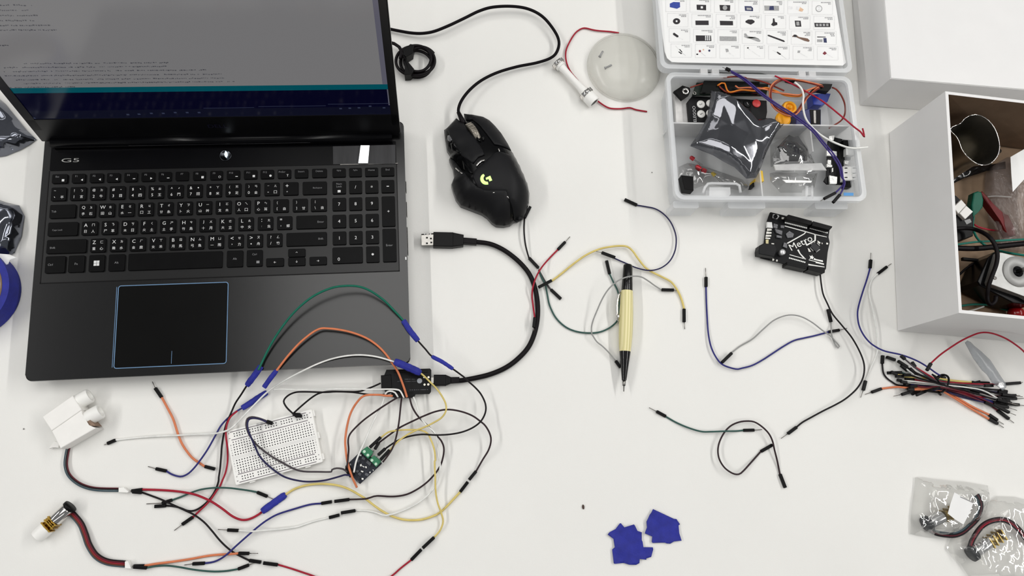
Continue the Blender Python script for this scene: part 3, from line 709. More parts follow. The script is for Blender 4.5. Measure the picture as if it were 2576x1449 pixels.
for s in ('650,395 1010,492 1195,548 1380,590 1380,600 1190,560 1010,508 650,410', '980,535 1010,500 1020,515 995,545 700,715 690,695', '1165,555 1192,550 1188,660 1035,748 1018,735 990,660 1010,650 1035,720 1165,650', '735,895 1020,975 1015,985 735,908', '865,820 890,808 925,880 1005,965 985,978 905,885', '1070,985 1330,1055 1328,1065 1068,997'):
    pxprism(bm, dz(s), ZB, ZB + .00025)
for i in range(13): 
    x, y = 665 + i * 30, 345 + i * 7.6; p = U(1880 + x / 6.9, 510 + y / 6.9, ZB + .0003); prism(bm, disc((p.x, p.y), .0010, 8), ZB, ZB + .0003)
for i in range(11):
    x, y = 1095 + i * 29, 440 + i * 8; p = U(1880 + x / 6.9, 510 + y / 6.9, ZB + .0003); prism(bm, disc((p.x, p.y), .0009, 8), ZB, ZB + .0003)
for i in range(10):
    x, y = 735 + i * 29, 960 + i * 8; p = U(1880 + x / 6.9, 510 + y / 6.9, ZB + .0003); prism(bm, disc((p.x, p.y), .0009, 8), ZB, ZB + .0003)
for s in ('1080,915 1110,930 1125,905 1135,935 1160,945 1140,962 1140,985 1110,970 1080,975 1095,950', '1160,960 1200,980 1310,1000 1315,1030 1150,990', '1190,1020 1330,1060 1330,1078 1185,1045', '1060,1060 1340,1110 1340,1122 1060,1085'): pxprism(bm, dz(s), ZB, ZB + .0003)
A, B = U(1880 + 770 / 6.9, 510 + 770 / 6.9, ZB), U(1880 + 1080 / 6.9, 510 + 620 / 6.9, ZB)
text(bm, 'Metro', ((A.x + B.x) / 2, (A.y + B.y) / 2), h=.0074, w=(B - A).length * 1.2, rot=math.atan2(B.y - A.y, B.x - A.x), z=ZB + .0003)
obj('board_print', bm, mat('silkscreen_white', (226, 226, 222), .6, var=.06), db, label='white lettering and lines')

# ------------------------------------------------------------------ motor driver board
DK = (850, 1050, 8.053)
def vz(s): return pts(s, *DK)
dv = thing('driver_board', 'small dark board with green screw terminals right of the breadboard', 'circuit board', tuple(U(917, 1170, 0)))
bm = NB(); pxprism(bm, vz('225,915 400,745 460,690 890,920 880,950 450,1350 380,1300 160,1000'), .0030, .0046); obj('board', bm, mat('driver_pcb', (42, 44, 52), .4, var=.45, nscale=420, spec=.2), dv)
m_grn = mat('terminal_green', (28, 112, 74), .35, var=.08)
for s, ss in (('455,690 590,588 715,695 690,745 610,838', ((535, 692), (607, 765))), ('632,850 735,770 868,878 860,910 770,1005', ((690, 870), (770, 945)))):
    bm = NB(); pxprism(bm, vz(s), .0046, .0125, bev=.0004); tb = obj('terminal_block', bm, m_grn, dv)
    bm = NB()
    for x, y in ss:
        p = U(850 + x / 8.053, 1050 + y / 8.053, .0127); prism(bm, disc((p.x, p.y), .0014, 14), .0124, .0128)
    obj('terminal_screw', bm, mat('screw_pale', (190, 215, 195), .3, .5), tb)
bm = NB(); pxprism(bm, vz('150,985 215,915 250,1000 330,1150 300,1190 240,1220 145,1090'), .0046, .0120, bev=.0004); obj('pin_header', bm, m_black, dv)
bm = NB()
for s in ('390,1060 430,1085 395,1125 355,1095', '560,1120 640,1150 600,1195 540,1170', '380,1270 430,1290 420,1330 385,1300', '500,790 560,830 540,870 480,840', '600,870 680,930 650,980 570,920', '400,840 450,870 420,920 380,890', '430,1110 480,1140 450,1190 400,1150'): pxprism(bm, vz(s), .0046, .0060)
obj('small_chips', bm, mat('chip_dark', (78, 80, 86), .4, var=.3, nscale=800), dv)
bm = NB()
for s in ('445,960 475,940 485,985 455,995', '550,995 580,990 585,1030 560,1025', '470,1075 520,1090 505,1115 465,1100', '440,750 475,750 475,785 440,780', '480,1225 520,1230 515,1265 480,1260', '225,935 265,940 255,985 230,975', '640,1100 665,1100 655,1130 635,1125', '700,1060 725,1060 720,1085', '495,975 540,1000 530,1015 490,990'): pxprism(bm, vz(s), .0046, .0056)
obj('small_parts', bm, m_white, dv, label='white and silver small components')
h_raise_px(vz('145,985 400,745 460,690 590,588 890,900 890,950 450,1350'), .0055); h_raise_px(vz('455,690 590,588 868,878 770,1005'), .0126); h_raise_px(vz('150,985 215,915 330,1150 240,1220 145,1090'), .012)

# ------------------------------------------------------------------ breadboard
p0, p1, p2 = U(567, 1085, .0085), U(784, 1029, .0085), U(596, 1220, .0085)
ang = math.atan2(p1.y - p0.y, p1.x - p0.x); BW = (p1 - p0).xy.length; BH = (p2 - p0).xy.length
br = thing('breadboard', 'white solderless breadboard lying in front of the laptop', 'breadboard', (p0.x, p0.y, 0), ang)
m_hole = mat('hole_dark', (58, 56, 60), .8, spec=.1); m_line = mat('rail_line', (66, 52, 64), .6)
bm = NB(); prism(bm, rrect(0, -BH, BW, 0, .0012, 3), 0.0003, .0085, bev=.0004)
for y in (-BH * .08, -BH * .5, -BH * .9): box(bm, (BW + .0008, y, .004), (.0018, .006, .006))
for x in (BW * .18, BW * .5, BW * .82): box(bm, (x, -BH - .0005, .004), (.005, .0016, .005))
sx, sy = BW / 84.0, BH / 54.5
def hole(x, y, w=.00053): 
    f = bm.faces.new([bm.verts.new((x * sx + a * w, -y * sy + b * w, .00856)) for a, b in ((-1, -1), (1, -1), (1, 1), (-1, 1))]); f.material_index = 1
for c in range(30):
    for r_ in range(5): hole(5.2 + c * 2.54, 15.2 + r_ * 2.54); hole(5.2 + c * 2.54, 31.2 + r_ * 2.54)
for g in range(5):
    for c in range(5):
        for yy in (4.6, 7.1, 47.6, 50.1): hole(7.5 + g * 15.2 + c * 2.54, yy)
for yy in (2.2, 10.2, 44.8, 52.6):
    f = bm.faces.new([bm.verts.new((a, -yy * sy + b, .00856)) for a, b in ((.004, -.0003), (BW - .006, -.0003), (BW - .006, .0003), (.004, .0003))]); f.material_index = 2
for c in range(30):                                 # column numbers and row letters, too small to read
    for yy in (12.7, 43.3):
        if c % 1 == 0:
            x = (5.2 + c * 2.54) * sx; f = bm.faces.new([bm.verts.new((x + a * .0004, -yy * sy + b * .0006, .00856)) for a, b in ((-1, -1), (1, -1), (1, 1), (-1, 1))]); f.material_index = 2
for r_ in range(5):
    for y0 in (15.2, 31.2):
        for x in (2.5, 81.3):
            text(bm, 'abcdefghij'[r_ + (5 if y0 > 20 else 0)], (x * sx, -(y0 + r_ * 2.54) * sy), fit=.0013, z=.00857, mi=2)
for x, y, s in ((2.6, 3.2, '+'), (2.6, 8.2, '-'), (81.5, 3.2, '+'), (81.5, 8.2, '-'), (2.6, 46.6, '+'), (2.6, 51, '-'), (81.5, 46.6, '+'), (81.5, 51, '-')): text(bm, s, (x * sx, -y * sy), fit=.0014, z=.00857, mi=2)
ctr = bm.faces.new([bm.verts.new((a, -b * sy, .00855)) for a, b in ((.0015, 26.8), (BW - .0015, 26.8), (BW - .0015, 29.8), (.0015, 29.8))]); ctr.material_index = 3
obj('body', bm, [m_white, m_hole, m_line, mat('groove_white', (222, 221, 218), .6)], br, local=True)
h_raise_px(pts('567,1085 784,1029 813,1164 596,1220'), .0087)

# ------------------------------------------------------------------ white twin-motor bracket, lower left
WK = (60, 960, 2.9633)
tw = thing('twin_motor_bracket', 'white printed bracket holding two motors with white wheels, left of the breadboard', 'motor', tuple(U(180, 1060, 0)))
bm = NB(); pxprism(bm, pts('135,262 362,103 432,210 205,368', *WK), .0005, .0185, bev=.0008)
pxprism(bm, pts('205,366 428,210 440,262 482,330 540,345 272,500', *WK), .0005, .0175, bev=.0008)
obj('bracket', bm, m_print, tw)
bm = NB(); pxprism(bm, pts('185,500 225,445 262,455 258,492 215,490', *WK), .0005, .004); obj('mounting_tab', bm, m_print, tw)
bm = NB(); pxprism(bm, pts('442,262 472,260 535,330 486,330', *WK), .002, .0165); obj('gearbox', bm, mat('brown_board', (128, 104, 86), .6, var=.2, nscale=300), tw, label='brown piece in the gap below the front wheel')
ax3 = (U(60 + 510 / 2.9633, 960 + 100 / 2.9633, .012) - U(60 + 400 / 2.9633, 960 + 160 / 2.9633, .012)).normalized()
for x, y in ((408, 150), (487, 268)):
    p = U(60 + x / 2.9633, 960 + y / 2.9633, .0105)
    bm = NB(); lathe(bm, [(.0035, -.003), (.0068, -.003), (.0073, -.002), (.0073, .0110), (.0068, .0118), (.0050, .0118), (.0046, .0085), (0, .0085)], 28, axisM((p.x, p.y, .0105), ax3))
    obj('wheel', bm, m_white, tw, smooth=True)
def ribbon(parent, s, K, cols, r=.0009, zh=.003, sp=2.6, names='wire'):
    """several strands side by side along a picture path"""
    base = spline(pts(s, *K), 5); n = len(base); k = len(cols)
    for j, (cm) in enumerate(cols):
        q = []
        for i in range(n):
            a, b = base[max(i - 1, 0)], base[min(i + 1, n - 1)]; t = (b - a); t = t / (np.linalg.norm(t) + 1e-9)
            f = (j - (k - 1) / 2) * sp
            q.append((base[i][0] - t[1] * f, base[i][1] + t[0] * f))
        zz = [zh * (.4 + .6 * math.sin(math.pi * i / (n - 1))) + .0004 * (j % 2) for i in range(n)]
        P = settle(q, r, zz, stamp=False); bm = NB(); tube(bm, P, r, 7); obj(names, bm, cm, parent)
def wcol(n, rgb): return mat('wire_' + n, rgb, .42, var=.08, nscale=150, spec=.2)
c_black, c_white, c_red, c_teal = wcol('black', (17, 12, 15)), wcol('white', (226, 226, 222)), wcol('red', (158, 28, 48)), wcol('slate', (62, 80, 88))
c_maroon = wcol('maroon', (92, 30, 40))
ribbon(tw, '335,478 320,540 312,620 332,690 385,745 455,782 550,802 705,806', WK, [c_maroon, c_black, c_white, c_teal], sp=2.1)
bm = NB(); pxprism(bm, pts('705,792 745,788 752,800 782,820 770,828 705,825', *WK), .0006, .0056, bev=.0003); obj('connector', bm, m_white, tw)
h_raise_px(pts('135,262 362,103 520,335 272,500', *WK), .018)

# ------------------------------------------------------------------ small gear motor, bottom left
gm = thing('gear_motor', 'bare gear motor with brass gearbox and white end cap, bottom left corner', 'motor', tuple(U(130, 1313, 0)))
A, B = U(60 + 352 / 2.9633, 960 + 925 / 2.9633, .0066), U(60 + 95 / 2.9633, 960 + 1160 / 2.9633, .0066)
d = (B - A); L = d.length; d.normalize(); M = axisM(A, d)
bm = NB(); lathe(bm, [(.0, 0), (.0062, 0), (.0064, .001), (.0064, .0030), (.0058, .0034)], 26, M); obj('encoder_disc', bm, m_black, gm)
bm = NB(); lathe(bm, [(.0052, .0034), (.0059, .0044), (.0059, L * .46), (.0052, L * .48)], 32, M); obj('motor_can', bm, m_chrome, gm, smooth=True)
bm = NB()
for k, (a, b, w, h) in enumerate(((.47, .50, .0122, .0104), (.53, .545, .0118, .0104), (.57, .60, .0122, .0104), (.66, .69, .0122, .0104))): box(bm, (0, 0, L * (a + b) / 2), (w, h, L * (b - a)), M)
for x in (-.0042, .0042):
    lathe(bm, [(.0009, L * .47), (.0009, L * .69)], 8, M @ Matrix.Translation((x, .0034, 0))); lathe(bm, [(.0009, L * .47), (.0009, L * .69)], 8, M @ Matrix.Translation((x, -.0034, 0)))
lathe(bm, [(.0036, L * .5), (.0036, L * .66)], 14, M)
obj('gearbox', bm, m_brass, gm)
bm = NB(); lathe(bm, [(.0, L * .69), (.0064, L * .69), (.0068, L * .71), (.0066, L * .98), (.005, L), (0, L)], 28, M); obj('end_cap', bm, m_white, gm, smooth=True)
ribbon(gm, '352,975 420,1055 455,1135 485,1220 540,1300 625,1345 755,1360', WK, [c_black, c_maroon, c_red, wcol('brown', (98, 48, 36)), c_teal], sp=3.3)
bm = NB(); pxprism(bm, pts('752,1342 775,1336 800,1395 752,1392', *WK), .0006, .0056, bev=.0003); obj('connector', bm, m_white, gm)
h_raise([(v.x, v.y) for v in (A + d.cross(Vector((0, 0, 1))) * .006, B + d.cross(Vector((0, 0, 1))) * .006, B - d.cross(Vector((0, 0, 1))) * .006, A - d.cross(Vector((0, 0, 1))) * .006)], .012)

# ------------------------------------------------------------------ clear dome, two screws on it, white axle
dc = U(1571, 166, .004); DR, DH = .0425, .018
dome = thing('plastic_dome', 'shallow frosted clear plastic dome with two screws on top', 'dome', (dc.x, dc.y, 0))
bm = NB()
prof = [(DR * math.sin(t), .0015 + DH * math.cos(t)) for t in [math.radians(a) for a in range(0, 91, 6)]]
lathe(bm, prof + [(DR + .0008, .0012), (DR + .0008, .0002), (DR - .0012, .0002), (DR - .0012, .0012)] + [(max(r - .0012, 0), max(h - .0012, .0003)) for r, h in prof[::-1]], 72, Matrix.Translation((dc.x, dc.y, 0)), close=False)
obj('shell', bm, mat('frosted_clear', (218, 217, 208), 0.22, var=.02, nscale=60, alpha=.28, spec=.6), dome)
def dome_z(x, y): return .0017 + DH * math.sqrt(max(0, 1 - ((x - dc.x) ** 2 + (y - dc.y) ** 2) / DR ** 2))
m_scr = mat('screw_grey', (150, 150, 150), .35, .4, var=.1, nscale=500)
for k, (a, b) in enumerate((((1510, 139), (1518, 125)), ((1522, 169), (1539, 163)))):
    p, q = U(*a, .019), U(*b, .019); p.z = dome_z(p.x, p.y) + .0014; q.z = dome_z(q.x, q.y) + .0012; dd = q - p; ln = dd.length
    t = thing('screw', ('small grey screw nearer the far edge on the clear dome', 'small grey screw nearer the centre of the clear dome')[k], 'screw', (p.x, p.y, 0))
    bm = NB(); lathe(bm, [(0, 0), (.0016, .0001), (.0016, .0010), (.0009, .0014)], 16, axisM(p, dd)); obj('head', bm, m_scr, t)
    bm = NB(); lathe(bm, [(r, .0014 + (ln - .0014) * i / 12) for i, r in enumerate([.0009, .0011] * 6 + [.0009])], 14, axisM(p, dd)); obj('shank', bm, m_scr, t)
PK = (1360, 20, 5.175)
pa, pb_ = U(1360 + 210 / 5.175, 20 + 705 / 5.175, .0076), U(1360 + 700 / 5.175, 20 + 1235 / 5.175, .0076)
d = pb_ - pa; L = d.length; d.normalize(); M = axisM(pa, d)
ax = thing('white_axle', 'white plastic axle with chrome rings at both ends beside the clear dome', 'axle', ((pa.x + pb_.x) / 2, (pa.y + pb_.y) / 2, 0))
def k(f): return L * f
bm = NB(); lathe(bm, [(.0052, k(.06)), (.0058, k(.075)), (.0058, k(.12)), (.0046, k(.125)), (.0040, k(.2)), (.0038, k(.45)), (.0044, k(.62)), (.0054, k(.72)), (.0056, k(.765))], 32, M); obj('tube', bm, m_white, ax, smooth=True)
for a, b, r in ((.0, .075, .0067), (.745, .83, .0076)):
    bm = NB(); n = 16; pr = []
    lathe(bm, [(.003, k(a)), (r * .9, k(a)), (r, k(a) + .0006), (r, k(b) - .0006), (r * .9, k(b)), (.003, k(b))], 32, M)
    for i in range(10):
        t = 2 * math.pi * i / 10; box(bm, (r * math.cos(t), r * math.sin(t), k((a + b) / 2)), (.0016, .0016, k(b - a) * .96), M @ Matrix.Identity(4), bev=.0003)
    obj('chrome_ring', bm, m_chrome, ax)
bm = NB(); lathe(bm, [(.0072, k(.82)), (.0077, k(.835)), (.0077, k(.99)), (.0072, k(1.0)), (.0052, k(1.0)), (.0050, k(.9)), (0, k(.9))], 36, M); obj('end_cap', bm, m_white, ax, smooth=True)
bm = NB(); lathe(bm, [(0, k(.985)), (.0054, k(.985)), (.0054, k(.99)), (0, k(.99))], 28, M); obj('cap_opening', bm, m_gloss, ax)

# ------------------------------------------------------------------ mechanical pencil
pa, pb_ = U(1579.5, 666, .0074), U(1569, 985, .0074); d = pb_ - pa; L = d.length; d.normalize(); M = axisM((pa.x, pa.y, .0074), Vector((d.x, d.y, 0)))
pen = thing('mechanical_pencil', 'mechanical pencil with pale wooden barrel and black ends', 'pencil', ((pa.x + pb_.x) / 2, (pa.y + pb_.y) / 2, 0))
bm = NB(); lathe(bm, [(0, 0), (.0040, .0), (.0049, .0012), (.0060, k(.215))], 36, M); obj('cap', bm, mat('lacquer_black', (14, 13, 14), .16, var=.1), pen, smooth=True)
bm = NB(); lathe(bm, [(.0062, k(.213)), (.0066, k(.26)), (.0073, k(.40)), (.0074, k(.48)), (.0072, k(.56)), (.0066, k(.64)), (.0058, k(.695))], 40, M)
def wood():
    m = mat('pale_wood', (226, 214, 160), .4, var=.05, nscale=40)
    nt = m.node_tree; b = nt.nodes['Principled BSDF']; w = nt.nodes.new('ShaderNodeTexWave'); w.wave_type = 'BANDS'; w.bands_direction = 'X'
    w.inputs['Scale'].default_value = 95; w.inputs['Distortion'].default_value = 3.5; w.inputs['Detail'].default_value = 3
    tc = nt.nodes.new('ShaderNodeTexCoord'); mp = nt.nodes.new('ShaderNodeMapping'); mp.inputs['Scale'].default_value = (1, .05, 1); mp.vector_type = 'POINT'; vr = nt.nodes.new('ShaderNodeVectorRotate'); vr.rotation_type = 'Z_AXIS'; vr.inputs['Angle'].default_value = -math.atan2(d.x, -d.y)
    nt.links.new(tc.outputs['Object'], vr.inputs['Vector']); nt.links.new(vr.outputs[0], mp.inputs[0]); nt.links.new(mp.outputs[0], w.inputs['Vector'])
    rp = nt.nodes.new('ShaderNodeValToRGB'); rp.color_ramp.elements[0].color = lin((206, 197, 138)) + (1,); rp.color_ramp.elements[1].color = lin((233, 223, 172)) + (1,)
    nt.links.new(w.outputs['Fac'], rp.inputs[0]); nt.links.new(rp.outputs[0], b.inputs['Base Color']); return m
obj('barrel', bm, wood(), pen, smooth=True, label='pale striped wooden barrel')
bm = NB(); lathe(bm, [(.0059, k(.693)), (.0055, k(.72)), (.0024, k(.915)), (.0019, k(.915))], 36, M); obj('front_cone', bm, MATS['lacquer_black'], pen, smooth=True)
bm = NB(); lathe(bm, [(.0019, k(.91)), (.0016, k(.955)), (.0006, k(.96)), (.0005, k(1.0)), (0, k(1.0))], 18, M); obj('tip', bm, m_steel, pen)
bm = NB(); cl = [U(a, b, z) for a, b, z in ((1561, 735, .0085), (1556, 742, .0088), (1553, 760, .0086), (1552, 780, .0082), (1553, 798, .0078), (1556, 808, .0076))]
tube(bm, cl, [.0010, .0011, .0012, .0012, .0014, .0010], 8)
c = U(1555, 796, .008); lathe(bm, [(0, -.0028), (.0017, -.002), (.0020, 0), (.0017, .002), (0, .0028)], 14, axisM(c, d)); obj('clip', bm, m_chrome, pen)
h_raise([(v.x, v.y) for v in [U(a, b, .007) for a, b in ((1566, 668), (1592, 668), (1597, 800), (1588, 890), (1575, 960), (1562, 960), (1558, 890), (1557, 760))]], .0150)

# ------------------------------------------------------------------ torn blue tape and crumbs
TK = (1500, 1240, 6.933)
def tapepiece(s, label, seed):
    poly = [(p.x, p.y) for p in world(pts(s, *TK), .001)]
    e = edge_dist(poly); bm = NB()
    patch(bm, poly, lambda x, y: .0009 + .0016 * abs(noise.noise((x * 55 + seed, y * 55, seed))) + .0012 * max(0, 1 - e(x, y) / .006) * (0.5 + noise.noise((x * 40, y * 40, seed + 5))), .0025, thick=.0003)
    return tag(obj('tape_scrap', bm, m_tape), label, 'tape scrap')
tapepiece('412,528 430,530 488,600 655,548 672,570 715,660 790,685 790,820 805,850 820,945 985,948 992,985 955,1115 870,1140 870,1165 755,1150 750,1222 690,1252 570,1250 480,1220 320,1235 302,1225 275,985 320,945 298,800 195,725 230,685 335,630', 'crumpled torn blue tape scrap, the larger one with a side flap', 2.0)
tapepiece('985,280 1350,450 1395,455 1455,545 1430,565 1440,700 1480,830 1350,845 1285,885 1225,880 1190,865 980,872 965,850 975,760 845,705 850,680 880,600 870,500 930,380 960,340', 'torn blue tape scrap, the smaller squarer one on the right', 9.0)
for i, (a, b, r, lab, cm) in enumerate(((1467, 1275, .0015, 'brown crumb on the tablecloth left of the blue tape', (70, 52, 44)), (1640, 434, .0007, 'tiny grey speck below the clear dome', (120, 118, 116)), (60, 1079, .0008, 'tiny grey speck left of the white motor bracket', (130, 128, 126)))):
    p = U(a, b, 0); bm = NB(); bmesh.ops.create_icosphere(bm, subdivisions=2, radius=1)
    for v in bm.verts: v.co = Vector((v.co.x * r * .8, v.co.y * r * (1.6 if i == 0 else 1), max(0, v.co.z + .6) * r * .6)) * (1 + .25 * noise.noise(v.co * 2)) + Vector((p.x, p.y, 0))
    tag(obj('crumb', bm, mat('crumb_%d' % cm[0], cm, .8), smooth=True), lab, 'crumb')

# ------------------------------------------------------------------ things cut off by the left edge
def film(name, s, K, label, cat, zf, m, step=.004, thick=.0002, parent=None, zpx=.012):
    poly = [(p.x, p.y) for p in world(pts(s, *K), zpx)]
    e = edge_dist(poly); bm = NB(); patch(bm, poly, lambda x, y: zf(x, y, e(x, y)), step, thick=thick)
    o = obj(name, bm, m, parent)
    return tag(o, label, cat) if parent is None else o
def folds(x, y, seed, per=1.0):
    """straight creases between flat facets, about 0..1 (a crumpled stiff film)"""
    x += .006 * noise.noise((x * 14, y * 14, seed)); y += .006 * noise.noise((x * 14, y * 14, seed + 4)); s = 0.0
    for a, p, w in ((20, .046, .40), (77, .031, .26), (131, .035, .24), (163, .017, .10)):
        a = math.radians(a + seed * 17); t = (x * math.cos(a) + y * math.sin(a)) / (p * per) + seed * .37
        s += w * abs(2 * (t - math.floor(t)) - 1)
    return s
def crumple(h, sc_, seed, e0=.010):
    return lambda x, y, e: .0012 + min(1, e / e0) * h * (.25 + .8 * folds(x, y, seed, 52 / sc_))
film('foil_bag', '-120,210 -60,200 0,250 32,290 55,318 78,340 62,352 38,366 0,382 -70,392 -130,380', (0, 0, 1), 'crumpled silver static bag poking out behind the laptop screen', 'bag', crumple(.020, 42, 3.1, .006), m_foil)
film('foil_bag', '-130,480 -50,482 0,500 34,508 47,535 40,585 22,628 0,640 -60,648 -120,640', (0, 0, 1), 'crumpled silver static bag beside the keyboard, above the tape roll', 'bag', crumple(.020, 40, 8.7, .006), m_foil)
film('paper_scrap', '-60,640 0,638 24,640 42,648 24,654 20,664 0,670 -60,672', (0, 0, 1), 'thin white paper scrap between silver bag and tape roll', 'paper', lambda x, y, e: .018 + .001 * noise.noise((x * 60, y * 60, 1)), m_paper, zpx=.018)
tr = U(-99, 727, .022)
roll = thing('tape_roll', 'roll of blue masking tape cut off at the left edge', 'tape', (tr.x, tr.y, 0))
bm = NB(); lathe(bm, [(.038, .0005), (.0445, .0005), (.0445, .0225), (.038, .0225), (.038, .0005)], 64, Matrix.Translation((tr.x, tr.y, 0)), close=False); obj('tape', bm, m_tape, roll, smooth=True)
bm = NB(); lathe(bm, [(.0365, .0003), (.0381, .0003), (.0381, .0228), (.0365, .0228), (.0365, .0003)], 64, Matrix.Translation((tr.x, tr.y, 0)), close=False); obj('core', bm, m_kraft, roll, smooth=True)
# ------------------------------------------------------------------ parts case: frosted bin, lid with printed card
KA = math.radians(-2.0); KW, KD, KH = .2125, .1475, .0440
ko = U(1697, 499, KH)                                  # front-left corner of the rim
KM = Matrix.Translation((.6462, .1572, 0)) @ Matrix.Rotation(KA, 4, 'Z')
kit = thing('parts_case', 'frosted plastic parts case, open, with picture card in its lid', 'case', tuple(KM @ Vector((KW / 2, KD / 2, 0))), KA)
KI = WM[kit.name].inverted() @ KM                      # case coordinates -> kit empty
def kshell(bm, o, i, z0, z1, mi=0):
    """band between an outer and an inner outline"""
    n = len(o); A = [[bm.verts.new(KI @ Vector((p[0], p[1], z))) for p in q] for q, z in ((o, z0), (o, z1), (i, z1), (i, z0))]
    for a, b in ((0, 1), (1, 2), (2, 3), (3, 0)):
        for k_ in range(n): bm.faces.new((A[a][k_], A[a][(k_ + 1) % n], A[b][(k_ + 1) % n], A[b][k_])).material_index = mi
bm = NB()
def loft(bm, o, z0, o2, z1, i, zi0, i2, zi1):
    n = len(o); R = [[bm.verts.new(KI @ Vector((p[0], p[1], z))) for p in q] for q, z in ((o, z0), (o2, z1), (i2, zi1), (i, zi0))]
    for a in range(3):
        for k_ in range(n): bm.faces.new((R[a][k_], R[a][(k_ + 1) % n], R[a + 1][(k_ + 1) % n], R[a + 1][k_]))
    bm.faces.new(R[0]); bm.faces.new(R[3])
def kr(d, r): return rrect(d, d, KW - d, KD - d, r, 5)
loft(bm, kr(.0065, .008), .0008, kr(.0025, .008), KH - .004, kr(.0085, .007), .0024, kr(.0045, .007), KH - .004)
kshell(bm, kr(.0, .010), kr(.0048, .007), KH - .006, KH)
m_bin = m_frost
obj('bin', bm, m_bin, kit, local=True, smooth=True)
for x0, x1 in ((.002, .030), (.0625, .104), (.160, .1975)):      # outer skirts on the front
    bm = NB(); prism(bm, rrect(x0, -.0045, x1, .0035, .002, 3), .004, .030, M=KI); obj('skirt', bm, m_frost, kit, local=True)
m_latch = mat('latch_frost', (240, 241, 242), .35, alpha=.4, var=.02)
for s_, r_ in (('512,1222 715,1222 718,1290 690,1322 512,1322', '450,1282 470,1225 500,1190 535,1186 770,1190 800,1208 812,1275'), ('1448,1222 1492,1220 1496,1300 1448,1305', '1440,1340 1446,1215 1496,1212 1500,1335')):
    bm = NB(); pxprism(bm, pts(s_, 1650, 150, 3.8127), KH - .014, KH - .003, bev=.0006); lt = obj('latch', bm, m_latch, kit)
    bm = NB(); tube(bm, [U(a_[0], a_[1], KH - .0012) for a_ in pts(r_, 1650, 150, 3.8127)], .0015, 8); obj('latch_rim', bm, m_latch, lt)
m_div = mat('divider_frost', (222, 222, 222), .4, alpha=.6, var=.03)
for a in ((.005, .0905, .2075, .0922), (.0985, .005, .1001, .0905), (.1615, .060, .1628, .0905)):
    bm = NB(); box(bm, ((a[0] + a[2]) / 2, (a[1] + a[3]) / 2, .019), (a[2] - a[0], a[3] - a[1], .034), KI); obj('divider', bm, m_div, kit, local=True)
# lid folded flat behind the bin
q0 = U(1672, 168, .036)
bm = NB()
lo = [(p.x, p.y) for p in world(((1663, 60), (1677, 150), (1690, 168), (1705, 172), (2120, 180), (2138, 174), (2147, 160), (2128, 40)), .036)]
Lx0, Lx1, Ly0, Ly1 = -.004, .2185, .1545, .302
o_ = rrect(Lx0, Ly0, Lx1, Ly1, .009, 5); i_ = rrect(Lx0 + .005, Ly0 + .005, Lx1 - .005, Ly1 - .005, .006, 5)
kshell(bm, o_, i_, .0285, .0395)
f = bm.faces.new([bm.verts.new(KI @ Vector((p[0], p[1], .0295))) for p in i_]); f2 = bm.faces.new([bm.verts.new(KI @ Vector((p[0], p[1], .0285))) for p in o_][::-1])
lidk = obj('lid', bm, m_frost, kit, local=True)
bm = NB()
for x in (.045, .058, .158, .170): box(bm, (x, .151, .0385), (.008, .008, .004), KI)
obj('hinge', bm, m_div, kit, local=True)
for y_, yy in ((.23, .0),):
    bm = NB(); box(bm, (.107, .27, .0145), (.19, .03, .028), KI)
    obj('lid_latch_wall', bm, m_frost, lidk, local=True)
# card with printed pictures
ZC = .0362
ICX = [(1702, 17), (1769, 18), (1828, 19), (1884, 20), (1943, 20), (2003, 20), (2061, 21)]
ci = [('icon_black', (34, 30, 34)), ('icon_grey', (158, 158, 158)), ('icon_blue', (45, 66, 150)), ('icon_navy', (44, 50, 88)), ('icon_brown', (112, 86, 72)), ('icon_text', (150, 150, 152)), ('icon_line', (205, 205, 206)), ('icon_pale', (224, 224, 224)), ('icon_red', (120, 40, 52)), ('icon_tan', (216, 180, 150))]
card_m = [m_paper] + [mat(a, b, .7, var=.12, nscale=500) for a, b in ci]
K_, G_, B_, N_, W_, T_, L_, P_, R_, A_ = range(1, 11)
cpts = world(pts('1650,-90 1655,0 1672,130 1678,146 1690,156 1706,157 2120,165 2128,158 2126,148 2100,0 2086,-90'), ZC)
bm = NB(); bm.faces.new([bm.verts.new((p.x, p.y, ZC)) for p in cpts]); 
lowv = [bm.verts.new((p.x, p.y, ZC - .0008)) for p in cpts]; bm.faces.new(lowv[::-1])
TKK = (1640, 0, 4.4414)
def ic(s, mi, dz=0): flat(bm, world(pts(s, *TKK), ZC + .0001 + dz), ZC + .00012 + dz, mi)
def icd(x, y, r, mi, ry=None, dz=0): flat(bm, world(disc((1640 + x / 4.4414, y / 4.4414), r / 4.4414, 18, ry=(ry or r) / 4.4414), ZC), ZC + .00012 + dz, mi)
rnd = random.Random(11)
for r_, (y0, xo) in enumerate(((-20, 265), (150, 285), (320, 305), (490, 325))):
    for c in range(7):
        cx, cy = xo + c * 272 + r_ * 0 + (c > 3) * 3, y0 + c * 5.2
        x0, x1, ya, yb = cx - 113, cx + 118, cy - 2, cy + 148         # thin frame of the cell
        for s in ((x0, ya, x1, ya + 3), (x0, yb, x1, yb + 3), (x0, ya, x0 + 3, yb), (x1, ya, x1 + 3, yb)):
            a, b, c2, d2 = s; ic(f'{a},{b} {c2},{b} {c2},{d2} {a},{d2}', L_)
        for k_ in range(2 + (rnd.random() < .35)):                       # unreadable caption
            wd_ = rnd.uniform(60, 150) if k_ == 0 else rnd.uniform(30, 60); xe = x1 - 18
            x = xe - wd_
            while x < xe:
                w_ = rnd.uniform(4, 16); ic(f'{x},{ya+14+k_*16} {min(x+w_,xe)},{ya+14+k_*16} {min(x+w_,xe)},{ya+25+k_*16} {x},{ya+25+k_*16}', T_); x += w_ + rnd.uniform(2, 5)
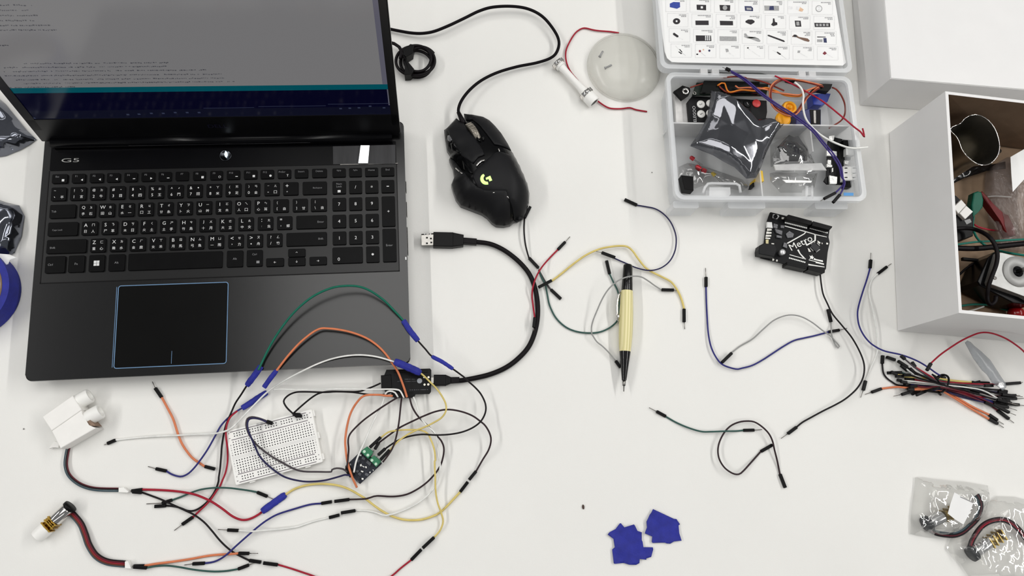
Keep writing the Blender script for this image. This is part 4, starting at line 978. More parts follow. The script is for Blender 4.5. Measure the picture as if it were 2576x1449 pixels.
ic('200,40 240,22 312,25 315,80 280,98 200,80', B_); ic('498,52 605,55 606,115 502,110', K_); ic('545,70 570,70 570,95 545,95', P_, .0001); ic('755,55 875,58 873,122 762,118', K_); icd(815, 88, 26, G_, dz=.0001)
ic('1035,68 1110,70 1130,90 1130,125 1040,120', N_); ic('1055,85 1110,88 1112,112 1060,110', G_, .0001); ic('1255,62 1418,66 1420,120 1258,118', G_); ic('1315,70 1360,66 1365,112 1310,112', N_, .0001); icd(1545, 88, 30, P_, 20); ic('1610,70 1660,70 1665,118 1610,105', P_); ic('1655,80 1695,105 1680,130 1640,122', A_, .0001); icd(1865, 97, 38, G_); icd(1865, 97, 30, P_, dz=.0001)
icd(275, 238, 41, K_, 34); icd(275, 238, 11, P_, dz=.0001); ic('485,230 633,230 635,280 488,280', K_); ic('758,232 905,235 907,283 762,282', K_); ic('1045,235 1075,218 1120,218 1148,235 1145,252 1105,276 1070,262 1045,250', K_); ic('1352,206 1368,206 1375,245 1400,252 1402,278 1355,292 1330,275 1350,250', K_); ic('1595,230 1662,232 1670,298 1605,298', K_); ic('1612,242 1645,242 1650,285 1615,285', G_, .0001); ic('1815,255 1990,257 1993,302 1820,302', K_)
for i in range(4): ic(f'{1832+i*38},266 {1858+i*38},266 {1860+i*38},292 {1834+i*38},292', G_, .0001)
ic('235,372 250,366 298,400 295,415 280,418 236,388', K_); ic('295,415 350,440 345,446 290,420', P_); ic('490,395 660,397 665,458 492,460', K_)
for i in range(3):
    for j in range(3): icd(600 + i * 22, 408 + j * 18, 8, P_, dz=.0001)
ic('755,405 945,408 948,460 757,458', G_)
for a in ('1030,375 1050,372 1070,400 1190,430 1215,455 1205,468 1180,465 1060,418 1030,395', '1028,400 1060,418 1150,410 1205,440 1160,425 1070,430 1030,412'): ic(a, G_)
ic('1290,392 1305,388 1475,450 1487,465 1475,470 1295,402', K_); ic('1568,405 1590,385 1620,395 1640,412 1740,430 1765,455 1750,468 1700,455 1620,420 1600,408 1570,415', W_); icd(1600, 402, 20, K_, 14, dz=.0001); ic('1845,408 1940,410 1942,418 1848,418', K_); ic('1845,440 1905,440 1905,470 1845,470', G_); ic('1915,425 1950,425 1955,478 1920,475', N_)
ic('302,550 315,550 342,582 332,588', K_); ic('293,578 305,575 340,598 325,605', K_); ic('262,512 266,510 300,550 297,552', L_); ic('340,590 380,620 376,624 336,594', L_)
icd(536, 572, 13, R_); icd(575, 556, 9, A_); icd(506, 607, 12, K_, 8); icd(641, 566, 12, N_); ic('550,585 600,625 596,628 546,590', L_); ic('820,545 850,545 860,575 830,585', G_); ic('840,585 860,580 930,635 920,638', P_); icd(1072, 536, 10, K_, 8); ic('1078,540 1220,635 1215,640 1072,545', P_)
ic('1395,580 1405,578 1442,602 1440,612 1425,612 1396,590', K_); ic('1350,560 1395,582 1393,586 1348,563', L_); ic('1440,608 1500,652 1497,656 1438,612', L_); ic('1630,565 1658,565 1652,592 1625,590', G_); ic('1655,590 1740,635 1735,642 1650,596', P_); ic('1906,598 1930,572 1955,595 1930,615', R_); ic('1955,600 2025,640 2020,648 1950,606', P_)
obj('picture_card', bm, card_m, lidk, label='white card printed with rows of small component pictures')

# ------------------------------------------------------------------ what lies in the case
BK = (1650, 150, 3.8127)
def bz(s): return pts(s, *BK)
def slab(name, s, z0, z1, m, parent=None, bev=.0004, label=None, cat=None, group=None):
    bm = NB(); pxprism(bm, bz(s), z0, z1, bev=bev); o = obj(name, bm, m, parent)
    if parent is None: tag(o, label, cat, group)
    elif label: o['label'] = label
    return o
def kthing(name, x, y, label, cat): 
    p = U(1650 + x / 3.8127, 150 + y / 3.8127, .003); return thing(name, label, cat, (p.x, p.y, .0026))
m_gpcb = mat('green_black_board', (16, 26, 20), .35, var=.5, nscale=160, spec=.25)
t = kthing('display_module', 720, 220, 'dark green display board lying at the back of the parts case', 'circuit board')
slab('board', '440,118 1010,125 1095,150 1060,345 348,340 385,235', .030, .032, m_gpcb, t); slab('screen', '470,180 1000,195 985,320 430,315', .032, .036, mat('screen_black', (10, 12, 11), .25, spec=.25), t)
bm = NB()
for x, y in ((435, 152), (1110, 168), (372, 320)):
    p = U(1650 + x / 3.8127, 150 + y / 3.8127, .0323); lathe(bm, [(.0010, .0319), (.0022, .0319), (.0022, .0323), (.0010, .0323), (.0010, .0319)], 16, Matrix.Translation((p.x, p.y, 0)), close=False)
obj('mounting_holes', bm, m_steel, t)
t = kthing('remote_control', 680, 480, 'slim black remote control with white buttons and one red button', 'remote control')
slab('body', '305,400 350,345 1065,390 1070,500 1045,625 325,620', .019, .0245, mat('remote_black', (20, 20, 22), .5, spec=.2), t, bev=.001)
for x, y, r, cm in ((433, 427, 36, m_white), (520, 418, 34, m_white), (436, 520, 36, m_white), (520, 512, 34, m_white), (880, 420, 36, m_matte), (966, 418, 38, mat('button_red', (205, 62, 62), .4)), (800, 412, 34, m_matte)):
    p = U(1650 + x / 3.8127, 150 + y / 3.8127, .0255); bm = NB(); lathe(bm, [(r / 3.8127 / 2050, .0244), (r / 3.8127 / 2050, .0254), (r / 3.8127 / 2400, .0258), (0, .0258)], 20, Matrix.Translation((p.x, p.y, 0))); bo = obj('button', bm, cm, t)
bm = NB()
for x, y, s in ((433, 427, '2'), (436, 520, '5'), (880, 420, '–')):
    p = U(1650 + x / 3.8127, 150 + y / 3.8127, .026); text(bm, s, (p.x, p.y), fit=.0032, z=.02588, rot=math.radians(-70), mi=1 if s == '–' else 0)
p = U(1650 + 370 / 3.8127, 150 + 520 / 3.8127, .0247); text(bm, 'ELEGOO', (p.x, p.y), h=.0034, w=.019, rot=math.radians(88), z=.02462, mi=1)
obj('print', bm, [m_black, m_leg], t)
o = slab('paper_packet', '178,345 250,350 300,345 320,400 318,612 195,612', .012, .018, mat('packet_paper', (216, 214, 212), .6, var=.12, nscale=120), label='whitish paper packet in the left end of the parts case', cat='packet')
t = kthing('sensor_module', 260, 315, 'small black sensor piece with a metal ring at the case left end', 'sensor')
slab('body', '172,302 255,247 325,268 332,300 318,335 250,385', .0250, .0290, m_black, t)
p = U(1650 + 285 / 3.8127, 150 + 304 / 3.8127, .0295); bm = NB(); lathe(bm, [(.0020, .0288), (.0042, .0288), (.0042, .0302), (.0020, .0302), (.0020, .0288)], 8, Matrix.Translation((p.x, p.y, 0)), close=False); obj('ring', bm, m_chrome, t)
# fan-like yellow knob, blue servos
t = kthing('plastic_dial', 1265, 510, 'bright orange-yellow plastic knob in the parts case', 'knob')
m_yel = mat('knob_yellow', (238, 166, 22), .4, var=.06)
p = U(1650 + 1290 / 3.8127, 150 + 455 / 3.8127, .034); bm = NB(); lathe(bm, [(0, .024), (.0082, .024), (.0086, .031), (.0074, .0335), (.0052, .0335), (.0048, .0310), (.0022, .0310), (.0018, .0345), (0, .0345)], 28, Matrix.Translation((p.x, p.y, 0))); obj('cap', bm, m_yel, t, smooth=True)
p = U(1650 + 1235 / 3.8127, 150 + 555 / 3.8127, .028); bm = NB(); lathe(bm, [(0, .021), (.0084, .021), (.0088, .0245), (.0070, .0262), (0, .0262)], 24, Matrix.Translation((p.x, p.y, 0))); obj('base', bm, m_yel, t, smooth=True)
m_sblue = mat('servo_blue', (30, 52, 150), .35, var=.15)
t = kthing('servo_motor', 1470, 560, 'dark blue boxy servo with a black label, right half of the case', 'servo')
slab('case', '1345,500 1480,465 1585,475 1585,640 1520,655 1340,650', .008, .028, mat('servo_navy', (24, 30, 92), .35, var=.2), t, bev=.001); slab('label', '1475,478 1580,482 1578,620 1490,640', .0280, .0284, m_black, t, bev=0); slab('silver_strip', '1512,488 1534,488 1536,610 1515,610', .0284, .0287, m_steel, t, bev=0)
t = kthing('servo_motor', 1590, 380, 'bright blue servo under the black plug, right end of the case', 'servo')
slab('case', '1500,330 1640,320 1680,325 1650,400 1590,440 1510,430', .010, .024, m_sblue, t, bev=.001); slab('horn', '1385,560 1420,530 1440,600 1400,600', .012, .02, m_sblue, t)
# small items at front
t = kthing('power_module', 1770, 990, 'black power supply board with white sockets at the case right end', 'circuit board')
slab('board', '1650,780 1700,740 1870,780 1870,960 1800,960 1800,1200 1640,1195 1610,1165 1635,1120', .020, .0216, m_pcb, t); slab('power_jack', '1800,768 1932,768 1932,835 1800,828', .0216, .0310, m_black, t, bev=.0008)
slab('usb_socket', '1800,1020 1915,1020 1920,1155 1800,1155', .0216, .0290, m_white, t, bev=.0008); slab('switch', '1825,845 1905,845 1905,915 1825,915', .0216, .0275, mat('switch_white', (214, 214, 212), .5), t)
slab('black_socket', '1815,1160 1880,1160 1880,1222 1815,1222', .018, .026, m_black, t)
bm = NB()
for s in ('1640,870 1735,880 1735,925 1640,920', '1650,960 1680,965 1680,1010 1650,1005', '1690,1040 1700,1040 1700,1075 1690,1075', '1665,1110 1740,1125 1735,1190 1670,1190', '1660,735 1715,725 1705,775 1665,770', '1810,970 1850,975 1845,1005 1812,1000', '1640,1000 1690,1010 1690,1030 1640,1030'): pxprism(bm, bz(s), .0216, .0242)
obj('small_parts', bm, mat('mod_silver', (205, 205, 202), .35, .35, var=.35, nscale=900), t, label='silver small components')
bm = NB()
for x, y in ((1812, 1040), (1812, 1085), (1812, 1130), (1890, 1040), (1890, 1090), (1890, 1130)): 
    p = U(1650 + x / 3.8127, 150 + y / 3.8127, .0292); box(bm, (p.x + .0014, p.y, .0291), (.0032, .0010, .0004))
obj('socket_slots', bm, m_gloss, t)
slab('blue_sticker', '1800,1275 1895,1277 1895,1305 1802,1305', KH + .0001, KH + .0004, mat('sticker_blue', (70, 140, 200), .5), label='small light blue sticker on the case front rim', cat='sticker', bev=0)
slab('black_module', '245,1108 360,1120 362,1255 275,1245', .008, .020, m_black, label='black part in the front-left corner of the case', cat='part')
t = kthing('yellow_relay', 980, 1110, 'yellow block with a black printed face, front of the parts case', 'part')
slab('body', '975,1060 1025,1065 1038,1165 985,1175 945,1165', .010, .024, mat('relay_yellow', (232, 190, 40), .45), t); slab('face', '930,1180 1000,1175 1000,1215 920,1220', .010, .020, m_matte, t)
t = kthing('diode_bag', 430, 1080, 'small clear bag of red and yellow lights, front-left of the case', 'bag')
for x, y, cx2, cy2, cm, r in ((340, 940, 375, 965, 'red', 9), (395, 1030, 440, 1060, 'red', 11), (450, 1060, 480, 1075, 'red', 10), (545, 1090, 560, 1105, 'yellow', 9)):
    p = U(1650 + x / 3.8127, 150 + y / 3.8127, .014); q = U(1650 + cx2 / 3.8127, 150 + cy2 / 3.8127, .014); rr = r / 3.8127 / 2050 * 2
    bm = NB(); lathe(bm, [(0, -rr * .9), (rr * .7, -rr * .6), (rr, 0), (rr, rr * 1.6), (0, rr * 1.6)], 14, axisM(p, q - p)); ld = obj('indicator_light', bm, mat('led_' + cm, (190, 40, 50) if cm == 'red' else (225, 195, 60), .3), t, smooth=True)
    bm = NB(); dd = (q - p).normalized(); e = p + dd * rr * 1.6
    for s in (-.0008, .0008): tube(bm, [e + Vector((s, 0, 0)), e + dd * .010 + Vector((s * 1.5, 0, 0))], .00025, 5)
    obj('lead', bm, m_pin, ld)
def baggie(name, s, zb, zt, seed, label, step=.003, parent=None, m=m_clear, K=BK, lab=None):
    poly = [(p.x, p.y) for p in world(pts(s, *K), zt)]; e = edge_dist(poly); bm = NB()
    patch(bm, poly, lambda x, y: zb + (zt - zb) * min(1, e(x, y) / .009) * (.75 + .5 * noise.noise((x * 70 + seed, y * 70, seed))), step)
    o = obj(name, bm, m, parent)
    if parent is None: tag(o, label, 'bag')
    return o
m_baggie = filmmat('hazy_bag_film', (224, 224, 223), .13, .09, .6, 60)
baggie('film', '240,1000 330,960 460,985 600,1030 700,1065 860,1120 920,1190 860,1235 700,1200 560,1170 480,1180 400,1210 250,1120', .012, .021, 4, '', parent=t, m=m_baggie)
# anti-static film bag with the keypad, lying over dividers
t = kthing('keypad_bag', 780, 720, 'large shiny silver static bag with a dark keypad inside, over the case', 'bag')
bag_s = '538,280 600,300 690,335 800,410 935,500 985,560 1075,545 1120,560 1200,622 1246,598 1180,675 1140,745 1108,810 1075,880 1050,950 1005,1060 975,1120 880,1130 765,1020 650,960 560,905 335,815 425,690 500,540 525,400'
poly = [(p.x, p.y) for p in world(bz(bag_s), .045)]; e = edge_dist(poly)
bm = NB(); slab('keypad', '640,600 730,480 850,520 945,565 900,690 835,800 770,1000 660,950 560,880 600,740', .040, .0425, mat('keypad_dark', (34, 36, 46), .5, var=.3, nscale=300), t)
def foil_z(x, y):
    d = e(x, y)
    return .0415 + min(1, d / .012) * .0032 + min(1, d / .004) * .0135 * folds(x, y, 2.2, 1.9)
patch(bm, poly, foil_z, .0016, thick=.0002)
m_foil2 = mat('static_bag_film', (132, 133, 138), .09, .95, var=.1, nscale=40, alpha=.76, bump=.015, bscale=60)
obj('film', bm, m_foil2, t)
h_raise(poly, .049)
t = kthing('magnet_bag', 1330, 860, 'clear zip bag with a folded black square inside, middle of the case', 'bag')
slab('black_square', '1175,830 1280,720 1325,745 1365,730 1455,860 1455,962 1240,965', .026, .029, mat('dull_black', (48, 48, 50), .5, var=.3, nscale=120), t)
baggie('film', '1125,790 1270,712 1370,722 1480,800 1540,930 1600,1040 1480,1070 1250,1050 1130,1000', .026, .034, 6, '', parent=t, m=m_baggie)
t = kthing('parts_bag', 1380, 1130, 'clear bag with a white zip edge lying in front of the black square bag', 'bag')
baggie('film', '1135,1050 1200,1040 1480,1050 1600,1050 1570,1190 1470,1240 1240,1240 1140,1130', .018, .030, 9, '', parent=t, m=m_baggie)
slab('zip_edge', '1130,1005 1590,990 1640,1060 1220,1060 1150,1060', .031, .0325, mat('zip_white', (214, 214, 213), .4, alpha=.5, var=.12, nscale=90), t)
slab('zip_edge', '1215,1150 1500,1160 1490,1180 1250,1180', .031, .0320, mat('zip_bright', (240, 240, 238), .4, var=.1, nscale=300), t)
h_raise([tuple((KM @ Vector(p + (0,)))[:2]) for p in ((0, 0), (KW, 0), (KW, .005), (0, .005))], KH)
h_raise([tuple((KM @ Vector(p + (0,)))[:2]) for p in ((.0, .005), (KW, .005), (KW, .154), (0, .154))], .030)
h_raise([tuple((KM @ Vector(p + (0,)))[:2]) for p in ((KW - .006, 0), (KW, 0), (KW, .15), (KW - .006, .15))], KH)
h_raise([tuple((KM @ Vector(p + (0,)))[:2]) for p in ((0, .143), (KW, .143), (KW, .30), (0, .30))], KH)

# ------------------------------------------------------------------ closed white box and open box at right
bA, bB = U(2163, 274, 0), U(2241, 197, .064)
hx = .064
c0 = U(2241, 197, hx); c1 = U(2576, 225, hx); dv_ = (c1 - c0).xy.normalized(); nv_ = Vector((-dv_.y, dv_.x))
wb = [c0.xy, c0.xy + dv_ * .30, c0.xy + dv_ * .30 + nv_ * .26, c0.xy + nv_ * .26]
bc = sum(wb, Vector((0, 0))) / 4
wbox = thing('closed_box', 'closed white cardboard box in the upper right corner', 'box', (bc.x, bc.y, 0))
bm = NB(); prism(bm, [(p.x, p.y) for p in wb], .0003, hx - .0012); obj('body', bm, m_card, wbox)
bm = NB(); off = .0012; cc_ = [p + ((p - bc).normalized() * -.0006) for p in wb]
prism(bm, [(p.x, p.y) for p in cc_], hx - .0012, hx, bev=.0006); obj('top_flap', bm, m_card, wbox)
HB = .1023
e0, e1 = Vector((.9270, .2478)), Vector((.8951, .0140)); dp = (e0 - e1).normalized(); px_ = Vector((dp.y, -dp.x)); Lb = (e0 - e1).length; Wb = .27; TB = .0032
obx = thing('open_box', 'open white cardboard box full of parts at the right edge', 'box', tuple((e0 + e1) / 2 + px_ * Wb / 2) + (0,))
def quad(o, a, b, la, lb): return [tuple(o), tuple(o + a * la), tuple(o + a * la + b * lb), tuple(o + b * lb)]
m_in = m_kraft
def boxwall(name, o, a, b, la, lb, inner):
    """one board wall, white outside and kraft inside; inner = side that faces the inside"""
    bm = NB(); prism(bm, quad(o, a, b, la, lb), .0004, HB); bm.faces.ensure_lookup_table(); bm.normal_update()
    bmesh.ops.recalc_face_normals(bm, faces=bm.faces[:])
    for f in bm.faces:
        if Vector((f.normal.x, f.normal.y)).dot(inner) > .9: f.material_index = 1
    obj(name, bm, [m_card, m_in], obx)
boxwall('side_wall', e1, dp, px_, Lb, TB, px_); boxwall('side_wall', e1 + px_ * (Wb - TB), dp, px_, Lb, TB, -px_)
boxwall('end_wall', e1 + px_ * TB, px_, dp, Wb - 2 * TB, TB, dp); boxwall('end_wall', e0 + px_ * TB - dp * TB, px_, dp, Wb - 2 * TB, TB, -dp)
bm = NB(); prism(bm, quad(e1 + px_ * TB + dp * TB, px_, dp, Wb - 2 * TB, Lb - 2 * TB), .0004, .0030); obj('bottom', bm, m_in, obx)
OK_ = (2200, 250, 2.415)
def oz(s): return pts(s, *OK_)
def OU(x, y, z): return U(2200 + x / 2.415, 250 + y / 2.415, z)
ib = quad(e1 + px_ * (TB + .001) + dp * (TB + .001), px_, dp, Wb - 2 * TB - .002, Lb - 2 * TB - .002)
ie = edge_dist(ib); bm = NB()
patch(bm, ib, lambda x, y: .0036 + .004 * abs(noise.noise((x * 24, y * 30, 4))) + .0015 * abs(noise.noise((x * 90, y * 80, 9))), .005, thick=.0003)
tag(obj('packing_paper', bm, mat('packing_paper', (150, 126, 102), .8, var=.12, nscale=50, bump=.1, bscale=500)), 'crumpled brown packing paper in the bottom of the open box', 'paper')
h_raise(ib, .008)
def oslab(name, s, z0, z1, m, parent=None, label=None, cat=None, bev=.0005):
    bm = NB(); pxprism(bm, oz(s), z0, z1, bev=bev); o = obj(name, bm, m, parent)
    if parent is None: tag(o, label, cat)
    return o
# steel pitcher
pc = OU(642, 248, .072); pit = thing('steel_pitcher', 'small steel pouring pitcher with pointed spout standing in the open box', 'pitcher', (pc.x, pc.y, .0068))
rim = [(p.x, p.y) for p in [U(a, b, .080) for a, b in [s[:2] for s in spline(oz('458,185 470,168 520,148 545,118 575,100 610,93 650,102 690,128 725,170 745,215 757,265 756,310 742,350 710,385 670,400 630,395 590,372 550,335 525,295 512,255 490,220 465,197'), 8, True)]]]
cx_ = sum(p[0] for p in rim) / len(rim); cy_ = sum(p[1] for p in rim) / len(rim)
bm = NB(); Rg = []
for f_, z_ in ((.86, .0074), (.95, .012), (.98, .022), (.93, .045), (.90, .060), (1.0, .080), (.985, .080), (.885, .060), (.91, .045), (.96, .022), (.93, .013), (.84, .0085)):
    ring_ = []
    for i, p in enumerate(rim):
        dx, dy = p[0] - cx_, p[1] - cy_; r_ = math.hypot(dx, dy); k_ = 1.0 if z_ > .07 else 0.0
        rt = (r_ * k_ + min(r_, .0245) * (1 - k_)) * f_; ring_.append(bm.verts.new((cx_ + dx / r_ * rt, cy_ + dy / r_ * rt, z_)))
    Rg.append(ring_)
for A, B in zip(Rg, Rg[1:]):
    for i in range(len(rim)): bm.faces.new((A[i], A[(i + 1) % len(rim)], B[(i + 1) % len(rim)], B[i]))
bm.faces.new(Rg[0]); bm.faces.new(Rg[-1])
obj('body', bm, mat('brushed_steel', (150, 146, 138), .32, 1.0, var=.1, nscale=90, stretch=(1, 1, .1)), pit, smooth=True)
bm = NB(); tube(bm, [(p[0], p[1], .0802) for p in rim], .0006, 6, closed=True); obj('rim', bm, m_chrome, pit)
bm = NB(); c_, z_ = Vector((cx_, cy_)), 0
hd = (OU(770, 300, .07).xy - c_).normalized(); b0_ = c_ + hd * .0245
tube(bm, [(b0_.x, b0_.y, .062), (b0_.x + hd.x * .012, b0_.y + hd.y * .012, .064), (b0_.x + hd.x * .016, b0_.y + hd.y * .016, .045), (b0_.x + hd.x * .010, b0_.y + hd.y * .010, .025), (b0_.x - hd.x * .001, b0_.y - hd.y * .001, .022)], .0028, 8); obj('handle', bm, m_steel, pit)
poly = [(p.x, p.y) for p in world(oz('462,425 600,360 735,385 812,368 815,412 700,425 640,445 560,470 470,515'), .018)]; e2 = edge_dist(poly); bm = NB()
patch(bm, poly, lambda x, y: .0135 + .006 * abs(noise.noise((x * 80, y * 80, 2))) * min(1, e2(x, y) / .006), .003, thick=.0004)
tag(obj('black_pouch', bm, mat('pouch_black', (16, 15, 15), .14, var=.2, bump=.2, bscale=120)), 'glossy black plastic pouch under the steel pitcher', 'pouch')
# adapter with two white keys
t = thing('switch_box', 'black switch box with two white square keys in the open box', 'switch', tuple(OU(535, 740, .009)))
oslab('body', '472,570 500,590 605,690 600,830 490,870 470,800', .0085, .032, m_black, t, bev=.001)
for s in ('480,655 528,608 558,642 510,694', '517,692 558,645 600,682 552,728'): oslab('white_key', s, .032, .0365, m_white, t, bev=.0006)
oslab('side_label', '545,735 580,725 590,745 560,760', .032, .0324, mat('label_grey', (140, 140, 140), .5), t, bev=0)
# alligator clips
t = thing('alligator_clip_lead', 'green alligator clip lead in the open box', 'test lead', tuple(OU(625, 640, .009)))
oslab('boot', '603,566 630,556 652,562 664,610 660,655 628,688 600,716 592,640', .024, .033, mat('clip_green', (4, 88, 68), .45, var=.1, spec=.25), t, bev=.0015)
def ocable(parent, s, r, m, z0=.012, name='wire', zs=None):
    p = spline(oz(s), 5); n = len(p); zz = np.interp(np.linspace(0, 1, n), np.linspace(0, 1, len(zs)), zs) if zs else [z0] * n
    P = [U(a[0], a[1], z) for a, z in zip(p, zz)]; bm = NB(); tube(bm, P, r, 8); return obj(name, bm, m, parent)
m_teal = wcol('teal', (28, 108, 94))
ocable(t, '602,712 596,770 615,830 650,870 690,895 760,920 850,938 980,958', .0013, m_teal, zs=[.026, .024, .018, .018, .022, .030, .034, .036])
t = thing('alligator_clip_lead', 'red alligator clip lead in the open box', 'test lead', tuple(OU(800, 740, .009)))
oslab('boot', '640,564 657,556 735,648 790,706 815,700 850,780 862,825 815,832 792,790 772,735 720,674', .018, .027, mat('clip_red', (98, 10, 14), .45, var=.15, spec=.25), t, bev=.0015)
ocable(t, '605,760 640,778 700,792 770,800 850,806', .0010, c_red, zs=[.014, .0145, .014, .016, .018])
tag(ocable(None, '685,592 740,588 830,594', .0009, c_white, .012, name='white_wire'), 'short white wire on the brown packing paper in the open box', 'wire')
t = tag(ocable(None, '440,790 560,783 630,797 690,830 730,880 746,940 740,1000 715,1070 694,1130 685,1190 690,1235 712,1247 735,1225 738,1195', .0022, m_rub, name='black_cable', zs=[.036, .037, .038, .042, .050, .056, .058, .058, .058, .058, .057, .054, .050, .047, .046]), 'thick black cable looping down over the silver stepper motor', 'cable')
tag(ocable(None, '440,900 600,906 760,892 980,868', .0030, m_rub, .0405, name='black_cable'), 'thick black cable crossing the open box behind the stepper motor', 'cable')
tag(ocable(None, '440,892 600,868 730,860 980,846', .0011, m_teal, .046, name='teal_wire'), 'thin teal wire crossing the open box above the thick black cable', 'wire')
t = thing('stripped_lead', 'brown-black wire with a bare black stub left of the stepper motor', 'wire', tuple(OU(600, 1000, .009)))
ocable(t, '480,1090 520,1060 560,1025 640,975 720,938', .0013, m_rub, .016); oslab('stub', '538,958 620,966 650,975 620,982 540,976', .014, .018, m_black, t)
tag(ocable(None, '505,1258 600,1246 690,1250 760,1268 850,1296', .0012, m_teal, .0105, name='green_wire'), 'green wire along the near wall inside the open box', 'wire')
tag(ocable(None, '545,1290 600,1280 665,1258', .0009, c_white, .0105, name='white_wire'), 'short white wire in the near corner of the open box', 'wire')
# stepper motor
t = thing('stepper_motor', 'square stepper motor with silver face plate and shaft in the open box', 'motor', tuple(OU(780, 1080, .009)))
oslab('body', '690,960 735,925 960,975 960,1250 840,1235 640,1130 625,1105', .0085, .0400, m_gloss, t, bev=.001)
st = oslab('face_plate', '752,932 775,930 990,985 990,1240 908,1192 705,1122 700,1105', .0400, .0480, mat('cast_aluminium', (172, 172, 170), .45, .5, var=.12, nscale=90), t, bev=.0006)
p = OU(874, 1045, .049); bm = NB(); lathe(bm, [(.0055, .0478), (.0170, .0478), (.0168, .0492), (.0062, .0492), (.0055, .0470)], 36, Matrix.Translation((p.x, p.y, 0)), close=False); obj('boss_ring', bm, mat('boss_grey', (160, 160, 158), .45, .2), t)
bm = NB(); lathe(bm, [(0, .0481), (.0060, .0481), (.0060, .0484), (0, .0484)], 24, Matrix.Translation((p.x, p.y, 0))); obj('bearing', bm, m_gloss, t)
bm = NB(); lathe(bm, [(.0025, .048), (.0025, .066), (.0022, .0665), (0, .0665)], 18, Matrix.Translation((p.x, p.y, 0))); obj('shaft', bm, m_steel, t)
bm = NB(); q = OU(733, 1085, .0485); lathe(bm, [(.0018, .0478), (.0018, .0486), (.0008, .0486), (.0006, .0478), (0, .0478)], 14, Matrix.Translation((q.x, q.y, 0))); obj('screw', bm, m_pin, t)
# bubble bag with paper label
t = thing('bubble_bag', 'clear bubble bag with white paper label at the open box right side', 'bag', tuple(OU(880, 600, .009)))
poly = [(p.x, p.y) for p in world(oz('820,350 900,300 1050,290 1050,880 905,852 880,838 845,740 825,640 806,500 806,410'), .045)]; e3 = edge_dist(poly); bm = NB()
patch(bm, poly, lambda x, y: .020 + .022 * min(1, e3(x, y) / .014) + .005 * abs(noise.noise((x * 130, y * 130, 3))), .003, zb=.009)
obj('film', bm, mat('bubble_film', (150, 138, 134), .14, alpha=.42, var=.25, nscale=120, bump=.6, bscale=200, spec=.8), t)
oslab('paper_label', '826,350 990,255 990,420 905,490 840,562 832,460', .0475, .0479, m_paper, t, bev=0)
p = OU(872, 1300, .02); bm = NB(); bmesh.ops.create_uvsphere(bm, u_segments=24, v_segments=14, radius=.0085); bmesh.ops.translate(bm, vec=(p.x, p.y, .0170), verts=bm.verts)
tag(obj('red_ball', bm, mat('ball_red', (140, 18, 22), .2), smooth=True), 'small glossy red ball in the near end of the open box', 'ball')

# ------------------------------------------------------------------ two bagged motors, bottom right
MK2 = (2240, 1150, 4.845)
def MU(x, y, z): return U(2240 + x / 4.845, 1150 + y / 4.845, z)
def bagged(label, disc_c, can_a, can_b, brass, wires, wcols, film_s, seed, sticker=None):
    A, B = MU(*can_a, .0068), MU(*can_b, .0068)
    t = thing('bagged_motor', label, 'motor', (A.x, A.y, 0)); d = (B - A); L = d.length; d.normalize()
    bm = NB(); lathe(bm, [(0, -.006), (.0075, -.006), (.0078, -.001), (.006, 0)], 24, axisM(A, d)); obj('encoder_disc', bm, mat('encoder_grey', (52, 54, 56), .4, var=.2, nscale=300), t)
    bm = NB(); lathe(bm, [(.0056, -.0005), (.0060, .0006), (.0060, L - .001), (.0052, L)], 30, axisM(A, d)); obj('motor_can', bm, mat('can_bright', (214, 214, 214), .18, .75), t, smooth=True)
    bm = NB()
    for f in (0.0, .28, .6, .9): box(bm, (0, 0, L + .001 + f * brass), (.0115, .0100, .0011), axisM(A, d))
    lathe(bm, [(.004, L), (.004, L + brass)], 12, axisM(A, d))
    obj('gearbox', bm, mat('dull_brass', (158, 134, 70), .35, .9, var=.2, nscale=400), t)
    ribbon(t, wires, MK2, wcols, r=.0009, zh=.009, sp=3.2)
    poly = [(p.x, p.y) for p in world(pts(film_s, *MK2), .014)]; e = edge_dist(poly); bm = NB()
    patch(bm, poly, lambda x, y: .0012 + min(1, e(x, y) / .012) * .0135 + min(1, e(x, y) / .005) * (.004 * abs(noise.noise((x * 60 + seed, y * 60, seed))) + .003 * abs(noise.noise((x * 150, y * 150, seed)))), .0028)
    obj('bag_film', bm, m_clear, t)
    if sticker:
        bm = NB(); q = [MU(x, y, .0195) for x, y in [tuple(map(float, a.split(','))) for a in sticker.split()]]
        prism(bm, [(v.x, v.y) for v in q], .0192, .0195); s_ = obj('sticker', bm, m_paper, t, label='plain white sticker')
        bm = NB(); pr = [MU(x, y, .0197) for x, y in ((850, 478), (905, 500), (1005, 548), (1003, 560), (900, 512), (850, 490))]; flat(bm, [(v.x, v.y) for v in pr], .0196); obj('sticker_print', bm, mat('print_pale', (150, 150, 150), .7), s_)
    return t
bagged('motor sealed in a clear bag with a white sticker, bottom right', (430, 815), (480, 795), (640, 722), .020, '490,890 560,925 660,945 780,950 880,915 960,850 1040,770 1085,690 1100,600 1085,520 1050,460', [c_teal, c_black, c_maroon, c_black], '390,250 480,245 600,262 850,290 1000,300 1290,350 1310,520 1260,700 1180,800 1050,900 900,960 820,1010 650,1000 480,980 330,950 335,800 350,600 380,400', 3.3, '780,430 870,478 1010,562 960,690 890,822 790,760 700,688 735,560')
bagged('motor sealed in a clear wrinkled bag, bottom right corner, no sticker', (980, 1190), (1030, 1155), (1195, 1045), .018, '965,1120 990,1030 1040,940 1110,850 1190,795 1290,765 1390,765 1490,815 1580,900 1700,1060', [c_black, c_maroon, c_red, c_black], '1290,560 1400,480 1628,490 1900,560 1900,1600 1300,1560 1060,1480 960,1330 880,1250 780,1130 830,1010 1000,900 1180,790', 7.7)
